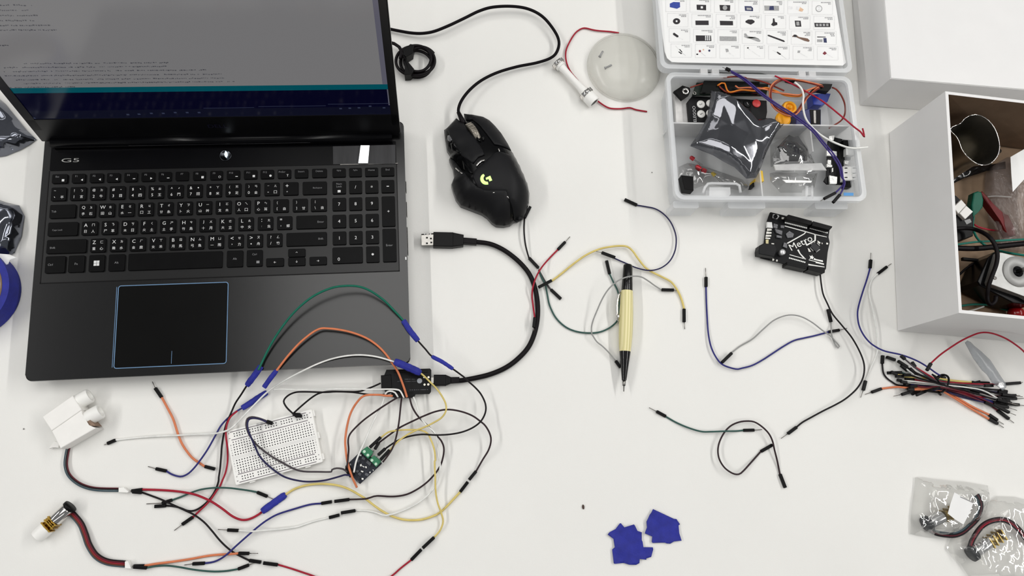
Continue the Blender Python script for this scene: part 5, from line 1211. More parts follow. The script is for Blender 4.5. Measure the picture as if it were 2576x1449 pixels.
# ------------------------------------------------------------------ jumper wires
WC = dict(orange=wcol('orange', (208, 122, 84)), brown=wcol('brown_black', (46, 32, 36)), black=c_black, blue=wcol('blue', (44, 44, 112)), navy=wcol('navy', (38, 36, 74)), red=c_red, white=c_white,
          grey=wcol('grey', (150, 150, 148)), green=wcol('green', (20, 100, 80)), dgreen=wcol('dark_green', (52, 84, 78)), yellow=wcol('yellow', (212, 192, 116)), maroon=c_maroon, purple=wcol('purple', (58, 46, 112)), dgrey=wcol('dark_grey', (70, 64, 68)))
def housing(parent, a, b, w=.0031, m=None, name='connector'):
    bm = NB(); a = Vector(a); b = Vector(b); L = (b - a).length; M = axisM(a, b - a)
    box(bm, (0, 0, L / 2), (w, w, L), M, bev=w * .14)
    return obj(name, bm, m or m_black, parent)
def wire(label, col, r, path, a=None, b=None, lift=.004, zh=None, wiggle=True, name='jumper_wire', group=None, tape=None, slope=.45, press=1.0):
    """path: picture points of the strand; a / b: its two ends, each ('p', x, y, pin x, pin y), ('f', x, y) or None"""
    sp = spline(path, 5); n = len(sp); pre, post = [], []
    ea = [e for e in ([(a[1], a[2])] + ([(a[3], a[4])] if a[0] == 'p' else [])) ] if a else []
    eb = [e for e in ([(b[1], b[2])] + ([(b[3], b[4])] if b[0] == 'p' else [])) ] if b else []
    full = [np.array(e, float) for e in ea[::-1]] + list(sp) + [np.array(e, float) for e in eb]
    i0 = len(ea); m_ = len(full)
    if zh is not None:
        zz = np.interp(np.linspace(0, 1, n), np.linspace(0, 1, len(zh)), zh)
        zz = np.concatenate([[zz[0]] * len(ea), zz, [zz[-1]] * len(eb)])
    else:
        zz = np.concatenate([np.zeros(len(ea)), [lift * math.sin(math.pi * i / (n - 1)) * (.75 + .25 * math.sin(i * .11 + n)) for i in range(n)], np.zeros(len(eb))])
    zz[:i0] = np.maximum(zz[:i0], .0014)
    P = settle([(q[0], q[1]) for q in full], r, zz, stamp=False, slope=slope)
    S = P[i0:i0 + n]
    mid = S[n // 2]
    t = thing(name, label, 'wire', (mid.x, mid.y, 0), 0, group)
    bm = NB(); tube(bm, S, r, 7); obj('strand', bm, WC[col], t)
    h_stamp(S if press == 1.0 else [Vector((p.x, p.y, p.z - r * (1 - press) * 1.4)) for p in S], r)
    for e, seg, tip in ((a, P[:i0][::-1], S[0]), (b, P[i0 + n:], S[-1])):
        if not e: continue
        q = seg[0].copy(); s0 = Vector(tip)
        zc = max(s0.z, q.z, .0014 if zh is None else 0); s0.z = max(s0.z, zc - .0015); q.z = zc
        h = housing(t, s0, q)
        h_stamp([s0.lerp(q, f) for f in np.linspace(0, 1, 12)], .0013)
        if e[0] == 'p':
            w_ = seg[1].copy(); w_.z = q.z - .0004
            bm = NB(); tube(bm, [q, w_], .00036, 6); obj('pin', bm, m_pin, h)
    if tape:
        for tp_ in tape:
            k0 = min(range(n), key=lambda i: (sp[i][0] - tp_[0]) ** 2 + (sp[i][1] - tp_[1]) ** 2); k1 = min(range(n), key=lambda i: (sp[i][0] - tp_[2]) ** 2 + (sp[i][1] - tp_[3]) ** 2)
            k0, k1 = min(k0, k1), max(k0, k1); tw_ = tp_[4] if len(tp_) > 4 else .0024
            tapewrap(t, S[k0:k1 + 1], tw_)
    return t
def tapewrap(parent, P, w=.0024):
    """wire joint wrapped in blue tape: a flattened, uneven sleeve"""
    n = len(P); bm = NB(); R = []
    for i, p in enumerate(P):
        a, b = P[max(i - 1, 0)], P[min(i + 1, n - 1)]; d = (b - a); d = d.normalized(); s = Vector((-d.y, d.x, 0)).normalized(); u = d.cross(s)
        f = .72 + .28 * min(1, math.sin(math.pi * (i + .6) / (n + .2)) * 2.2) + .14 * noise.noise((i * .7, w * 900, 1))
        R.append([bm.verts.new(p + s * (w * f * math.cos(2 * math.pi * k / 10)) + u * (w * .55 * f * math.sin(2 * math.pi * k / 10)) + Vector((0, 0, .0002))) for k in range(10)])
    for A, B in zip(R, R[1:]):
        for k in range(10): bm.faces.new((A[k], A[(k + 1) % 10], B[(k + 1) % 10], B[k]))
    bm.faces.new(R[0][::-1]); bm.faces.new(R[-1])
    h_stamp(P, w * .6)
    return obj('tape_wrap', bm, m_tape, parent)
Z6 = (360, 920, 4.261); Z4 = (280, 1160, 5.013); Z5 = (640, 1160, 4.025); Z3 = (820, 880, 3.814); Z2 = (540, 900, 4.261); ZL = (0, 680, 2.342); ZR = (1290, 470, 3.715); ZQ = (1840, 740, 3.814)
R1, R2 = .00090, .00112
# --- lower left tangle
wire('orange jumper wire in front of the touchpad, crossing the blue one', 'orange', R2, pts('200,340 265,460 325,580 378,745 430,860 520,980 600,1040 662,1080', *Z6), ('p', 390.5, 976, 383, 960), ('f', 541, 1180))
wire('blue jumper wire running from the lower left up to its taped end', 'blue', R1, [(419, 1185)] + pts('310,1165 400,1188 470,1165 530,1115 600,1030 690,900 780,740 830,650 890,580 940,535 1000,490 1060,455 1150,400 1240,340 1330,285', *Z6), ('p', 392, 1179, 372, 1173.5), None, tape=[(609, 1027, 672, 987, .0031)], lift=.008)
wire('black jumper wire taped to the green arc, running down left of the breadboard', 'black', R1, [(657, 921), (640, 945), (621, 970)] + pts('1050,310 990,400 945,500 905,590 875,680 845,850 835,980 825,1100 810,1200', *Z6) + pts('1350,260 1310,370 1230,490 1130,580 1040,625 960,625 870,590 780,570 690,562', *Z4), None, ('f', 389, 1274), tape=[(657, 920, 620, 971, .0032)], zh=[.024, .010, .004, .004, .003, .0025, .002, .0016, .001])
wire('red jumper wire curving down along the breadboard left edge', 'red', R1, pts('1010,485 940,545 905,610 888,690 890,770 905,900 905,1030 885,1140 850,1230 820,1300', *Z6) + pts('1345,350 1270,460 1200,545 1110,630 1030,705', *Z4), None, ('p', 458.5, 1319.6, 438.6, 1334.5))
wire('grey-green jumper wire arching over the red and black ones, lower left', 'dgreen', R1, pts('768,490 880,450 1000,400 1120,360 1250,340 1370,335 1500,340 1620,355 1740,372 1840,392', *Z4), ('p', 407.7, 1265.7, 368, 1267.7), ('p', 673, 1248.8, 686, 1255), lift=.009)
wire('red jumper wire from the white plug to a blue tape joint', 'red', R2, pts('392,358 560,362 740,372 900,390 1050,420 1170,465 1280,520 1400,600 1520,690 1620,735 1700,740 1780,715 1860,670 1900,640', *Z4), ('p', 331, 1235, 322, 1235.5), None, lift=.006)
wire('yellow wire joined by blue tape to the red one, ending at two black plugs', 'yellow', R2, [(659, 1287), (689, 1265)] + pts('318,337 400,285 500,250 620,232 750,233 860,250 960,285 1050,335 1130,385 1220,455 1310,515 1400,560 1500,590 1600,598 1700,590 1800,560 1870,525 1940,465 2020,380 2083,312', *Z5), None, ('f', 1177, 1212), tape=[(659, 1287, 719, 1243, .0034)], lift=.006)
wire('black jumper wire from the white plug slanting down to the bottom edge', 'black', R1, pts('392,396 500,435 620,480 720,525 830,575 950,630 1050,680 1170,770 1270,880 1360,990 1450,1080 1540,1150 1640,1205 1740,1252', *Z4), ('f', 333, 1237), ('f', 657, 1414), lift=.005)
wire('orange wire from the bottom white plug to a black pin tip', 'orange', R2, pts('415,1320 560,1295 720,1275 900,1250 1050,1225 1200,1197 1350,1180 1500,1172 1605,1162', *Z4), ('p', 336, 1424, 328, 1425), ('p', 629, 1391.4, 651, 1391.4))
wire('grey-green wire dipping along the bottom edge below the orange one', 'dgreen', R1, pts('450,1345 560,1325 700,1318 850,1335 1000,1362 1150,1382 1300,1392 1450,1385 1600,1360', *Z4), ('f', 336, 1426), ('p', 626, 1421.3, 641, 1416))
wire('blue jumper wire rising from the bottom edge to a black plug pair', 'blue', R1, pts('1180,1287 1290,1270 1390,1225 1470,1165 1540,1100 1640,1010 1760,905 1860,820 1970,740 2100,670 2300,605', *Z4) + pts('560,440 678,428', *Z5), ('p', 484.5, 1418.3, 463.5, 1421.3), ('f', 835, 1262), lift=.006)
wire('white jumper wire below the breadboard with a black plug pair', 'white', R1, [(600, 1334.5)] + pts('1780,885 1900,875 2100,860 2300,835', *Z4) + pts('450,660 600,610 757,572', *Z5), ('p', 573, 1333, 549, 1331.6), ('f', 854, 1295.4))
wire('red wire leaving the bottom edge and returning to a black plug pair', 'red', R1, pts('240,1048 380,1090 500,1130 600,1165', *Z5) + [(850, 1475), (915, 1480), (960, 1465)] + pts('1400,1155 1480,1085 1587,1001', *Z5), ('f', 662, 1416), ('f', 1060, 1382))
wire('brown wire from the black board sweeping down right to a black plug', 'brown', R1, pts('963,388 1110,383 1170,370 1240,352 1400,358 1530,340 1640,290 1740,220 1810,150 1850,100', *Z5) + pts('1110,1080 1132,960 1110,880 1060,820 1000,750 930,685 870,620 825,540 803,455', *Z3), ('f', 841, 1261.4), None, zh=[.001, .002, .004, .005, .007, .010, .0115])
wire('white wire from the black board beside the brown one to a plug', 'white', R1, pts('1025,500 1110,500 1210,515 1310,548 1380,540 1450,520 1560,475 1660,420 1760,340 1830,250 1860,140 1880,60', *Z5) + pts('1080,1000 1050,810 960,720 900,630 860,500 838,452', *Z3), ('f', 857.4, 1290.4), None, zh=[.001, .002, .003, .004, .006, .009, .0115])
wire('brown-black wire looping far right from a plug pair back to the driver board', 'brown', R1, pts('1440,1165 1500,1060 1560,960 1583,870 1570,800 1530,730 1480,685 1400,630 1290,590 1170,573 1060,590 950,630 830,685 710,745 610,815 510,890', *Z3), ('f', 1180, 1207), ('p', 943, 1130, 938, 1136), lift=.014, zh=[.001, .006, .012, .016, .018, .018, .014, .010, .008])
wire('yellow wire hanging down to a black plug pair near the bottom edge', 'yellow', R1, pts('1820,770 1880,700 1910,610 1890,520 1855,420 1835,300 1830,150 1825,0', *Z5) + pts('1050,1060 1040,960 1010,870 970,800 900,770 800,768 700,772 600,790 530,840', *Z3), ('f', 1063, 1379), ('f', 930, 1126), lift=.010, zh=[.001, .004, .008, .010, .012, .012, .010, .009, .008])
# --- arcs over the laptop corner
wire('green wire arching over the laptop palm rest between two blue tapes', 'green', R2, [(650, 931)] + pts('1535,560 1600,430 1680,310 1760,220 1850,150 1950,105 2030,92 2110,95 2180,120 2260,175 2320,235 2375,295', *ZL) + [(1030, 830), (1052, 858)], None, None, tape=[(1016, 806, 1052, 858, .0030)], zh=[.024, .028, .032, .036, .040, .042, .040, .036, .030, .026, .022])
wire('dark wire from the taped green arc looping right into the driver board', 'black', R1, [(1052, 858), (1070, 878), (1086, 896)] + pts('910,150 1200,320 1500,520 1800,740 1900,840 2100,1020', 1000, 880, 10.733)[1:] + pts('1490,430 1530,520 1530,600 1490,680 1420,740 1320,785 1200,810 1060,818 920,812 800,830 700,865 610,920 572,948', *Z3), None, ('p', 951, 1145, 947, 1150), tape=[(1086, 896, 1139, 928, .0020)], zh=[.022, .020, .018, .014, .010, .007, .006, .008, .009, .009, .009])
wire('orange wire arching over the laptop corner down to the black board', 'orange', R2, [(664, 975), (678, 955)] + pts('1630,590 1700,500 1780,415 1870,350 1940,343 2050,360 2150,395 2220,440 2270,490 2310,545 2345,600 2380,690 2398,748', *ZL), None, None, tape=[(664, 975, 692, 933, .0026)], zh=[.018, .024, .027, .029, .030, .030, .030, .030, .028, .024, .018, .012])
wire('white wire arching low over the laptop front edge, trailing left to a pin', 'white', R1, [(291, 1107), (345, 1101), (400, 1097), (450, 1095), (490, 1093), (545, 1090), (580, 1078), (612, 1047), (640, 1018), (668, 990), (695, 970), (740, 944), (800, 915), (850, 899), (900, 893), (945, 897), (985, 908), (1000, 913)], ('p', 270, 1116, 262, 1119), None, zh=[.001, .002, .003, .003, .004, .008, .020, .025, .027, .027])
wire('yellow wire from a blue tape over the black board to the driver board', 'yellow', R1, [(992, 909), (1025, 923), (1058, 939)] + pts('1000,310 1060,370 1110,440 1150,520 1150,590 1110,650 1040,695 950,740 870,770 780,815 690,880 612,962', *Z3), None, ('f', 957, 1157), tape=[(992, 909, 1058, 939, .0036)], zh=[.026, .022, .014, .010, .009, .008, .008, .009, .010])
# --- black board to breadboard and driver
zb_ = .0105
wire('black wire from the board power jack dropping to the breadboard corner', 'black', R1, pts('525,320 460,350 380,380 300,400', *Z3) + pts('1250,360 1130,378 1050,420 950,500 850,590 838,605', *Z2), None, ('f', 756, 1043), zh=[.010, .012, .012, .012, .011, .011])
wire('black wire looping left from the board header to the breadboard corner', 'black', R1, pts('640,402 540,432 400,428 260,408 100,402', *Z3) + pts('1180,370 960,365 860,372 780,410 740,465 770,530 830,590 862,622', *Z2), None, ('f', 760, 1047), zh=[.0105, .013, .014, .014, .013, .012, .0115])
wire('short white wire from the black board to a blue tape end', 'white', R1, pts('748,462 715,398 680,382 600,378 400,380 200,371 0,379', *Z3) + [(751, 980), (704, 979), (688, 981)], None, None, zh=[.012, .014, .015, .012, .010, .010, .008])
wire('thin white wire from the board down across the driver board', 'white', R1, pts('690,456 662,410 610,396 572,422 540,520 500,600 440,720 380,860 330,970 290,1070 268,1175', *Z3), None, None, zh=[.0115, .012, .011, .010, .011, .013, .013, .010])
wire('orange wire from the board crossing the driver board pin header', 'orange', R2, pts('640,442 580,441 500,432 370,440 300,500 240,600 205,720 185,860 190,960 205,1070 230,1160 255,1230 297,1322', *Z3), None, None, zh=[.0115, .010, .009, .009, .010, .013, .0145, .008])
wire('brown wire from the board to the driver board left side', 'brown', R1, pts('682,460 600,510 500,575 380,660 290,740 230,810 213,870 218,960 210,1060 200,1130', *Z3), None, None, zh=[.0115, .010, .008, .008, .010, .0135])
wire('brown wire straight down from the board to the green terminals', 'brown', R1, pts('726,462 715,560 705,660 690,760 665,870 635,950 590,1020 545,1078', *Z3), None, None, zh=[.0115, .011, .011, .011, .010, .008])
wire('dark grey wire from breadboard plug across the holes to the driver', 'dgrey', R1, pts('560,680 480,650 400,635 350,655 338,720 358,800 400,870 470,950 600,1050 720,1120 850,1190 950,1218 1100,1222 1250,1222 1258,1200 1310,1184 1380,1195 1420,1225', *Z2), ('f', 685, 1064), None, zh=[.012, .016, .018, .016, .012, .0105, .0105, .009, .006, .006, .010, .0135])
wire('navy wire from breadboard plug bowing below the breadboard to the driver', 'navy', R1, pts('560,690 490,660 410,648 362,668 350,730 372,810 420,920 480,1050 570,1150 700,1250 800,1295 950,1325 1080,1325 1200,1310 1330,1275 1400,1255 1450,1262', *Z2), ('f', 686, 1066), None, zh=[.012, .015, .017, .015, .012, .0105, .0105, .007, .005, .004, .006, .013])
# --- centre
wire('short black jumper wire under the back of the mouse', 'black', R1, pts('110,292 105,400 115,520 135,610 152,665', *ZR), ('f', 1334, 520), ('p', 1354.6, 674.6, 1360, 684), lift=.005, zh=[.003, .005, .005, .004, .002])
wire('dark grey wire stub with a black plug left of the yellow wire', 'dgrey', R1, [(1355, 679), (1363, 693), (1373, 711), (1385.6, 728.4)], None, ('f', 1411, 752.6), lift=.001)
wire('green wire curving from the thick cable under the pencil clip', 'dgreen', R1, pts('242,785 270,850 305,920 325,1020 345,1110 400,1220 480,1300 570,1345 680,1365 800,1360 900,1320 972,1258', *ZR) + [(1557, 795), (1558, 770), (1556, 745)] + pts('980,970 940,890 905,815', *ZR), None, ('f', 1525.5, 655.7), lift=.002)
wire('red jumper wire lying across the thick black cable', 'red', R1, pts('420,588 350,660 280,740 230,820 195,910 180,1010 190,1110 205,1220', *ZR), ('p', 1422, 608.6, 1434, 595), ('p', 1342.5, 824, 1343, 833))
wire('yellow jumper wire arching over the pencil cap', 'yellow', R2, pts('358,884 450,815 560,725 680,640 800,585 900,562 1000,552 1070,560 1120,600 1170,670 1230,745 1290,790 1400,845 1480,890 1540,970 1580,1060 1600,1140', *ZR), ('f', 1354.6, 723), ('p', 1720.7, 810.5, 1722.6, 828), lift=.007)
wire('thin blue jumper wire curling round right of the pencil top', 'navy', R1 * .85, pts('1160,172 1240,185 1330,205 1410,255 1475,330 1515,420 1528,500 1515,600 1470,690 1400,750 1320,778 1240,778 1150,755 1070,720 1000,690 950,668', *ZR), ('f', 1571, 502), ('p', 1513.4, 635.5, 1501, 630.7), lift=.006)
wire('thin grey-green jumper wire looping over the pencil to its front cone', 'grey', R1 * .85, pts('1390,962 1330,925 1260,875 1200,842 1130,835 1060,845 980,880 900,950 840,1040 790,1150 750,1250 735,1320 740,1380', *ZR) + pts('320,920 350,965 400,1005 460,1065 512,1130', 1400, 580, 3.45), ('p', 1695, 729.8, 1706, 730.6), ('f', 1561, 925), zh=[.002, .008, .0165, .016, .012, .008, .006, .004, .003])
wire('red bare-ended wire running round the clear dome and under the white axle', 'red', R1, pts('1020,325 900,308 760,297 680,285 600,265 545,265 480,300 420,370 350,500 325,600 340,720 390,830 480,940 560,1030 650,1120 745,1212 850,1285 930,1310 1050,1312 1160,1300 1240,1325 1385,1350', 1360, 20, 5.175), None, None, zh=[.0009, .0009, .0009, .0015, .002, .0015, .001, .0009, .0009, .0009, .0009], name='red_wire')
# --- right
wire('blue jumper wire making a wide U below the white-lettered board', 'blue', R1, [(1776, 722), (1777, 760), (1779, 800), (1782, 840), (1789, 873), (1802, 900), (1819, 918)] + pts('40,718 100,710 200,683 300,630 400,565 500,500 600,445 700,420 800,398 930,363', *ZQ), ('p', 1776, 697, 1775, 674), ('p', 2111, 830.5, 2131, 825.7))
wire('thin light grey jumper wire above the blue U with a tight end loop', 'grey', R1 * .85, [(1838, 889)] + pts('80,500 200,430 300,340 400,255 500,210 590,200 680,220 780,275 870,345 950,400 1000,455 1036,500 1022,516 985,460 965,400 958,340 955,268', *ZQ), ('f', 1816, 912), ('f', 2082.5, 778), lift=.008)
wire('black jumper wire from the white-lettered board down to a free pin', 'black', R1, [(2063, 688), (2066, 715)] + pts('880,0 920,90 970,190 1060,300 1150,410 1220,530 1265,640 1275,730 1255,820 1200,910 1100,1000 1000,1060 880,1120 760,1185 680,1230 625,1275', *ZQ), None, ('p', 1981.6, 1091, 1965, 1103), lift=.007, zh=[.005, .006, .007, .008, .007, .006, .004, .002])
wire('brown jumper wire making a closed loop at the lower right', 'brown', R1, pts('1728,806 1600,950 1500,1060 1440,1103 1360,1090 1260,1020 1190,910 1170,790 1195,670 1260,550 1340,470 1440,425 1540,410 1640,420 1740,480 1830,570 1880,670 1905,780 1940,920 1977,1100', 1580, 980, 5.175), ('f', 1943, 1119), ('f', 1975, 1227), lift=.010)
wire('short grey-green jumper wire ending inside the brown loop', 'dgreen', R1, pts('490,350 620,425 780,495 950,545 1080,548 1260,542 1400,540 1500,530', 1580, 980, 5.175), ('p', 1651.5, 1035, 1633, 1025.4), ('p', 1897, 1082, 1917, 1080.5))
wire('thin white jumper wire hanging along the open box left side', 'white', R1, pts('328,255 275,310 250,380 250,460 280,590 305,720 320,850 325,960 300,1050 260,1140 213,1255', 2120, 620, 3.716), ('p', 2231, 671, 2243, 663), ('p', 2171, 982, 2165, 1000), lift=.006)
wire('blue jumper wire curving from beside the open box into the tied bundle', 'blue', R1, [(2188.6, 675)] + pts('225,310 185,430 150,550 138,630 150,730 190,820 250,895 320,945 400,980', 2120, 620, 3.716) + pts('740,415 860,455 960,500 1060,560 1150,625 1200,655', 2100, 800, 4.527), ('p', 2190, 653.6, 2191, 636), ('f', 2378, 952), zh=[.002, .005, .006, .006, .006, .008, .010, .010])
wire('red jumper wire arching high between the bundle and the open box', 'red', R1, pts('1095,515 1200,420 1320,335 1430,265 1540,210 1640,172 1730,165 1830,185 1950,235 2060,305 2155,385', 2100, 800, 4.527) + [(2600, 915)], ('f', 2324, 933.6), None, zh=[.010, .018, .028, .038, .042, .040, .030, .018])
# --- bundle tied with a black twist tie
ZB6 = (2100, 800, 4.527)
def B6(s): return pts(s, *ZB6)
BG = 'jumper wires in the tied bundle'
bund = [  # colour, left end (wire side, housing end, pin), right end
    ('black', '540,520 560,640 640,720 780,772', ('f', 545, 425), (1200, 742), '1500,790 1880,820', ('f', 1960, 840), 'black bundle wire curling up at the bundle left end'),
    ('dgreen', '760,620 880,660', ('f', 600, 625), (1180, 700), '1400,735 1570,745', ('f', 1650, 725), 'dark green bundle wire at the top of the bundle'),
    ('yellow', '710,645 900,668', ('f', 640, 612), (1190, 690), '1400,715 1600,735', ('f', 1740, 745), 'upper yellow wire of the tied bundle, longest yellow'),
    ('yellow', '780,665 950,680', ('f', 680, 665), (1195, 698), '1400,722 1560,730', ('f', 1680, 760), 'lower yellow wire of the tied bundle, just under the first'),
    ('green', '830,600 980,650', ('f', 740, 540), (1190, 705), '1400,748 1640,762', ('f', 1750, 768), 'green bundle wire beside the yellow ones'),
    ('red', '915,558 1000,610 1100,670', ('f', 835, 510), (1200, 720), '1600,752 1930,752', ('p', 2110, 738, 2140, 732), 'red bundle wire ending alone at a tip past the clear strip'),
    ('white', '680,480 800,570 950,670', ('f', 590, 445), (1200, 765), '1400,818 1540,836', ('f', 1640, 850), 'bright white bundle wire crossing over the black tie'),
    ('blue', '850,750 1000,780', ('f', 780, 745), (1195, 790), '1500,870 1860,965', ('f', 1960, 990), 'upper blue wire of the tied bundle, sloping right'),
    ('navy', '870,730 1000,760', ('f', 800, 765), (1195, 775), '1500,805 1850,845', ('f', 1960, 850), 'navy bundle wire running straight right'),
    ('blue', '1000,800 1100,800', ('f', 870, 870), (1190, 805), '1450,870 1800,960', ('p', 2090, 990, 2150, 998), 'lower blue wire of the tied bundle with a long right pin'),
    ('navy', '960,810 1080,795', ('p', 740, 875, 650, 893), (1190, 800), '1500,890 1830,990', ('p', 1970, 1020, 2050, 1055), 'navy bundle wire with the longest bare pin at left'),
    ('red', '900,700 1050,735', ('f', 800, 690), (1195, 770), '1500,865 1660,900 1940,885', ('p', 2060, 882, 2110, 884), 'red bundle wire dipping and rising at the right end'),
    ('maroon', '880,790 1040,800', ('f', 790, 800), (1195, 800), '1450,865 1700,960 1850,1050', ('p', 1980, 1150, 2040, 1195), 'maroon bundle wire sloping steeply to lower right'),
    ('orange', '530,805 700,785 830,795', ('p', 420, 845, 345, 870), (1190, 815), '1350,885 1550,1000 1755,1100', ('p', 1850, 1165, 1925, 1210), 'orange bundle wire reaching furthest left'),
    ('orange', '900,815 1050,815', ('f', 820, 810), (1195, 822), '1350,905 1550,1030 1755,1150', ('p', 1855, 1205, 1925, 1248), 'lower orange wire of the tied bundle'),
    ('black', '820,560 960,640', ('f', 720, 490), (1195, 735), '1500,780 1900,870', ('p', 2040, 890, 2110, 900), 'black bundle wire from the fanned top left plugs'),
    ('black', '920,640 1000,660', ('f', 840, 575), (1195, 745), '1500,800 1850,900', ('p', 2060, 920, 2145, 915), 'black bundle wire second from the top on the right'),
    ('dgrey', '800,470 960,600', ('f', 725, 435), (1195, 728), '1500,760 1700,770', ('f', 1800, 770), 'dark grey bundle wire from the topmost left plug'),
    ('white', '760,715 900,722', ('f', 700, 705), (1195, 760), '1500,790 1700,830 1890,940', ('f', 1990, 940), 'white bundle wire surfacing near the right plugs'),
    ('grey', '820,735 950,750', ('f', 745, 725), (1195, 772), '1500,840 1900,930', ('p', 1990, 975, 2090, 1000), 'light grey bundle wire in the middle of the bundle'),
    ('maroon', '930,775 1050,790', ('f', 850, 785), (1195, 785), '1500,850 1800,980', ('p', 1950, 1080, 2030, 1110), 'maroon bundle wire ending above the orange pins'),
    ('navy', '1040,830 1120,828', ('f', 880, 885), (1190, 812), '1450,900 1700,960', ('f', 1800, 1000), 'navy bundle wire along the bundle underside'),
    ('black', '860,650 980,690', ('f', 780, 650), (1195, 752), '1500,830 1830,930', ('p', 1960, 960, 2060, 990), 'black bundle wire hidden midway, right plug dark'),
]
def bp(e): return None if e is None else tuple([e[0]] + [(ZB6[0] + v / ZB6[2]) if i % 2 == 0 else (ZB6[1] + v / ZB6[2]) for i, v in enumerate(e[1:])])
for col, ls, la, mid_, rs, ra, lab in bund:
    wire(lab, col, R1 if col not in ('orange',) else R2, B6(ls) + [(ZB6[0] + mid_[0] / ZB6[2], ZB6[1] + mid_[1] / ZB6[2])] + B6(rs), bp(la), bp(ra), group=BG, lift=.001, slope=.7, press=.35)
a_, b_ = U(2100 + 1195 / 4.527, 800 + 650 / 4.527, .006), U(2100 + 1190 / 4.527, 800 + 850 / 4.527, .006)
bm = NB(); c_ = (a_ + b_) / 2; ht = h_get(c_.x, c_.y, .008)
loop = []
for i in range(25):
    t_ = 2 * math.pi * i / 24
    loop.append(Vector((c_.x + .0012 * math.sin(t_ * 2), c_.y, ht * .42)) + (a_ - c_) * .98 * math.cos(t_) + Vector((0, 0, (ht * .42 + .001) * math.sin(t_))))
loop = [Vector((p.x, p.y, max(p.z, .0012))) for p in loop]
tube(bm, loop[:-1], .0011, 8, closed=True)
tails = [U(2100 + x / 4.527, 800 + y / 4.527, z) for x, y, z in ((1210, 660, ht + .001), (1160, 700, ht + .003), (1120, 650, ht + .002), (1105, 640, ht + .001), (1150, 665, ht + .003), (1190, 740, ht + .002))]
tube(bm, tails, .0009, 7)
tails = [U(2100 + x / 4.527, 800 + y / 4.527, z) for x, y, z in ((1200, 790, ht + .001), (1100, 815, ht * .8 + .002), (1040, 830, ht * .6 + .002), (1100, 838, ht * .5 + .002), (1170, 845, .005), (1205, 875, .002))]
tube(bm, tails, .0012, 7)
tag(obj('twist_tie', bm, m_black), 'black twist tie round the middle of the jumper wire bundle', 'tie')
# clear plastic strip from the bundle bag
poly = [(p.x, p.y) for p in world(B6('1440,290 1470,265 1510,282 1560,330 1640,390 1740,480 1810,580 1870,670 1925,745 1935,790 1890,830 1850,800 1760,740 1700,650 1640,600 1540,470'), .010)]
ep = edge_dist(poly); bm = NB()
def strip_z(x, y): return max(h_get(x, y, .001), .004) + .0035 + .004 * min(1, ep(x, y) / .005)
zs_ = {}
patch(bm, poly, lambda x, y: .016 + .003 * min(1, ep(x, y) / .005) - .004 * (x - poly[0][0]) / .05, .003, thick=.0003)
strip = thing('plastic_strip', 'grey translucent plastic strip lying over the bundle, below the open box', 'plastic', (poly[6][0], poly[6][1], 0))
obj('strip', bm, mat('strip_grey', (142, 148, 154), .25, alpha=.5, var=.12, nscale=60, bump=.15, bscale=90), strip)
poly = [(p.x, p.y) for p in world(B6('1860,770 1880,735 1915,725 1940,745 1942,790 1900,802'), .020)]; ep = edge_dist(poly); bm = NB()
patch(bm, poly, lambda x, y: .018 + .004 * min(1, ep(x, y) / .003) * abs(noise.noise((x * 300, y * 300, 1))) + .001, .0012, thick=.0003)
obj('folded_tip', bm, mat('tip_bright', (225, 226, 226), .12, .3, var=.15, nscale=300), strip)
# --- wires lying over the parts case
def kw(label, col, r, s, z, a=None, b=None, name='jumper_wire'):
    cv = lambda e: None if e is None else tuple([e[0]] + [(1650 + v / 3.8127) if i % 2 == 0 else (150 + v / 3.8127) for i, v in enumerate(e[1:])])
    wire(label, col, r, bz(s), cv(a), cv(b), zh=z, name=name, slope=.9)
WC['amber'] = wcol('amber', (206, 118, 40)); WC['rust'] = wcol('rust', (120, 48, 38))
kw('red-brown wire from the sensor piece along the case back', 'rust', R1, '330,268 420,240 520,212 600,188 680,170 760,163 850,172 1000,205 1100,240 1230,300', [.030, .034, .038, .040, .040, .038])
kw('rust-red servo wire lying across the display board', 'rust', R1, '600,235 620,270 700,318 800,300 900,285 1000,270 1100,290 1250,335 1395,345', [.036, .040, .040, .040, .040, .041])
kw('amber servo wire twisting along the rust-red one', 'amber', R1, '590,250 630,225 660,228 700,310 820,290 950,300 1050,270 1150,300 1250,345 1390,350 1430,310 1540,262', [.036, .042, .042, .041, .042, .042, .043])
kw('orange servo wire under the amber one with pale highlights', 'orange', R1, '760,250 790,272 900,268 1050,285 1130,310 1260,330 1380,338 1440,300 1560,255', [.039, .041, .042, .043, .042])
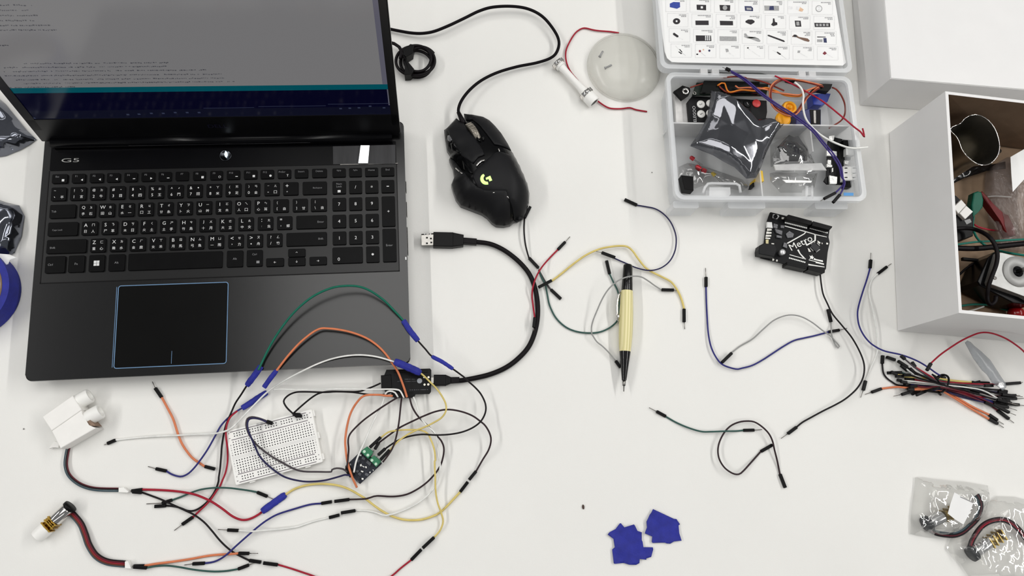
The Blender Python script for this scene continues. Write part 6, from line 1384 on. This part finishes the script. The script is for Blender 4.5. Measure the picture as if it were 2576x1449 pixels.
kw('orange servo wire forming a big loop round the yellow knob', 'orange', R1, '1600,248 1400,200 1250,180 1180,190 1110,245 1090,330 1105,420 1150,480 1230,525 1310,540 1370,500 1420,420 1470,340 1560,262', [.040, .042, .043, .044, .044, .044, .042])
kw('rust servo wire inside the big orange loop, under it', 'rust', R1, '1605,262 1430,215 1260,192 1190,205 1122,255 1103,335 1118,415 1165,470 1240,510 1300,522 1355,490 1405,415 1460,345 1570,272', [.038, .040, .041, .042, .042, .042, .040])
kw('brown wire arching down the case right end', 'rust', R1, '1690,268 1730,285 1775,340 1812,430 1812,520 1770,590 1660,656', [.036, .036, .034, .032, .030, .026])
t = kthing('servo_plug', 1630, 270, 'black three-way plug at the case right end', 'plug')
slab('shell', '1570,228 1695,232 1680,275 1655,305 1560,290 1520,300 1500,285 1565,255', .034, .041, m_black, t)
t = kthing('servo_plug', 1265, 190, 'black slim plug at the back of the case under the red wire', 'plug')
slab('shell', '1195,165 1215,158 1340,200 1325,220 1210,185', .036, .041, m_black, t)
kw('red wire crossing the case diagonally over its right rim', 'red', R1, '1140,155 1300,230 1430,300 1600,400 1800,560 1900,645 1965,695 1998,742 1990,690 1982,660', [.046, .047, .047, .047, .047, .048, .048])
kw('bright white wire curving over the case right rim', 'white', R2, '1332,218 1390,270 1415,340 1410,440 1440,570 1530,680 1640,760 1800,830 1900,850 2032,840', [.045, .046, .047, .047, .047, .048])
kw('purple jumper wire lying over the case from hinge to front rim', 'purple', R1, '712,105 850,180 1000,305 1150,418 1330,530 1500,660 1600,780 1700,900 1770,1010 1792,1120 1800,1190 1775,1225 1722,1278', [.050, .050, .051, .051, .050, .048, .048, .047], ('p', 668, 85, 640, 72), ('p', 1612, 1335, 1580, 1355))
kw('second purple jumper wire lying close along the first one', 'purple', R1, '722,122 850,200 1000,327 1150,440 1330,552 1495,682 1592,800 1690,920 1758,1030 1778,1120 1812,1175 1790,1250 1764,1296', [.049, .049, .050, .050, .049, .047, .047, .047], None, ('f', 1698, 1372))
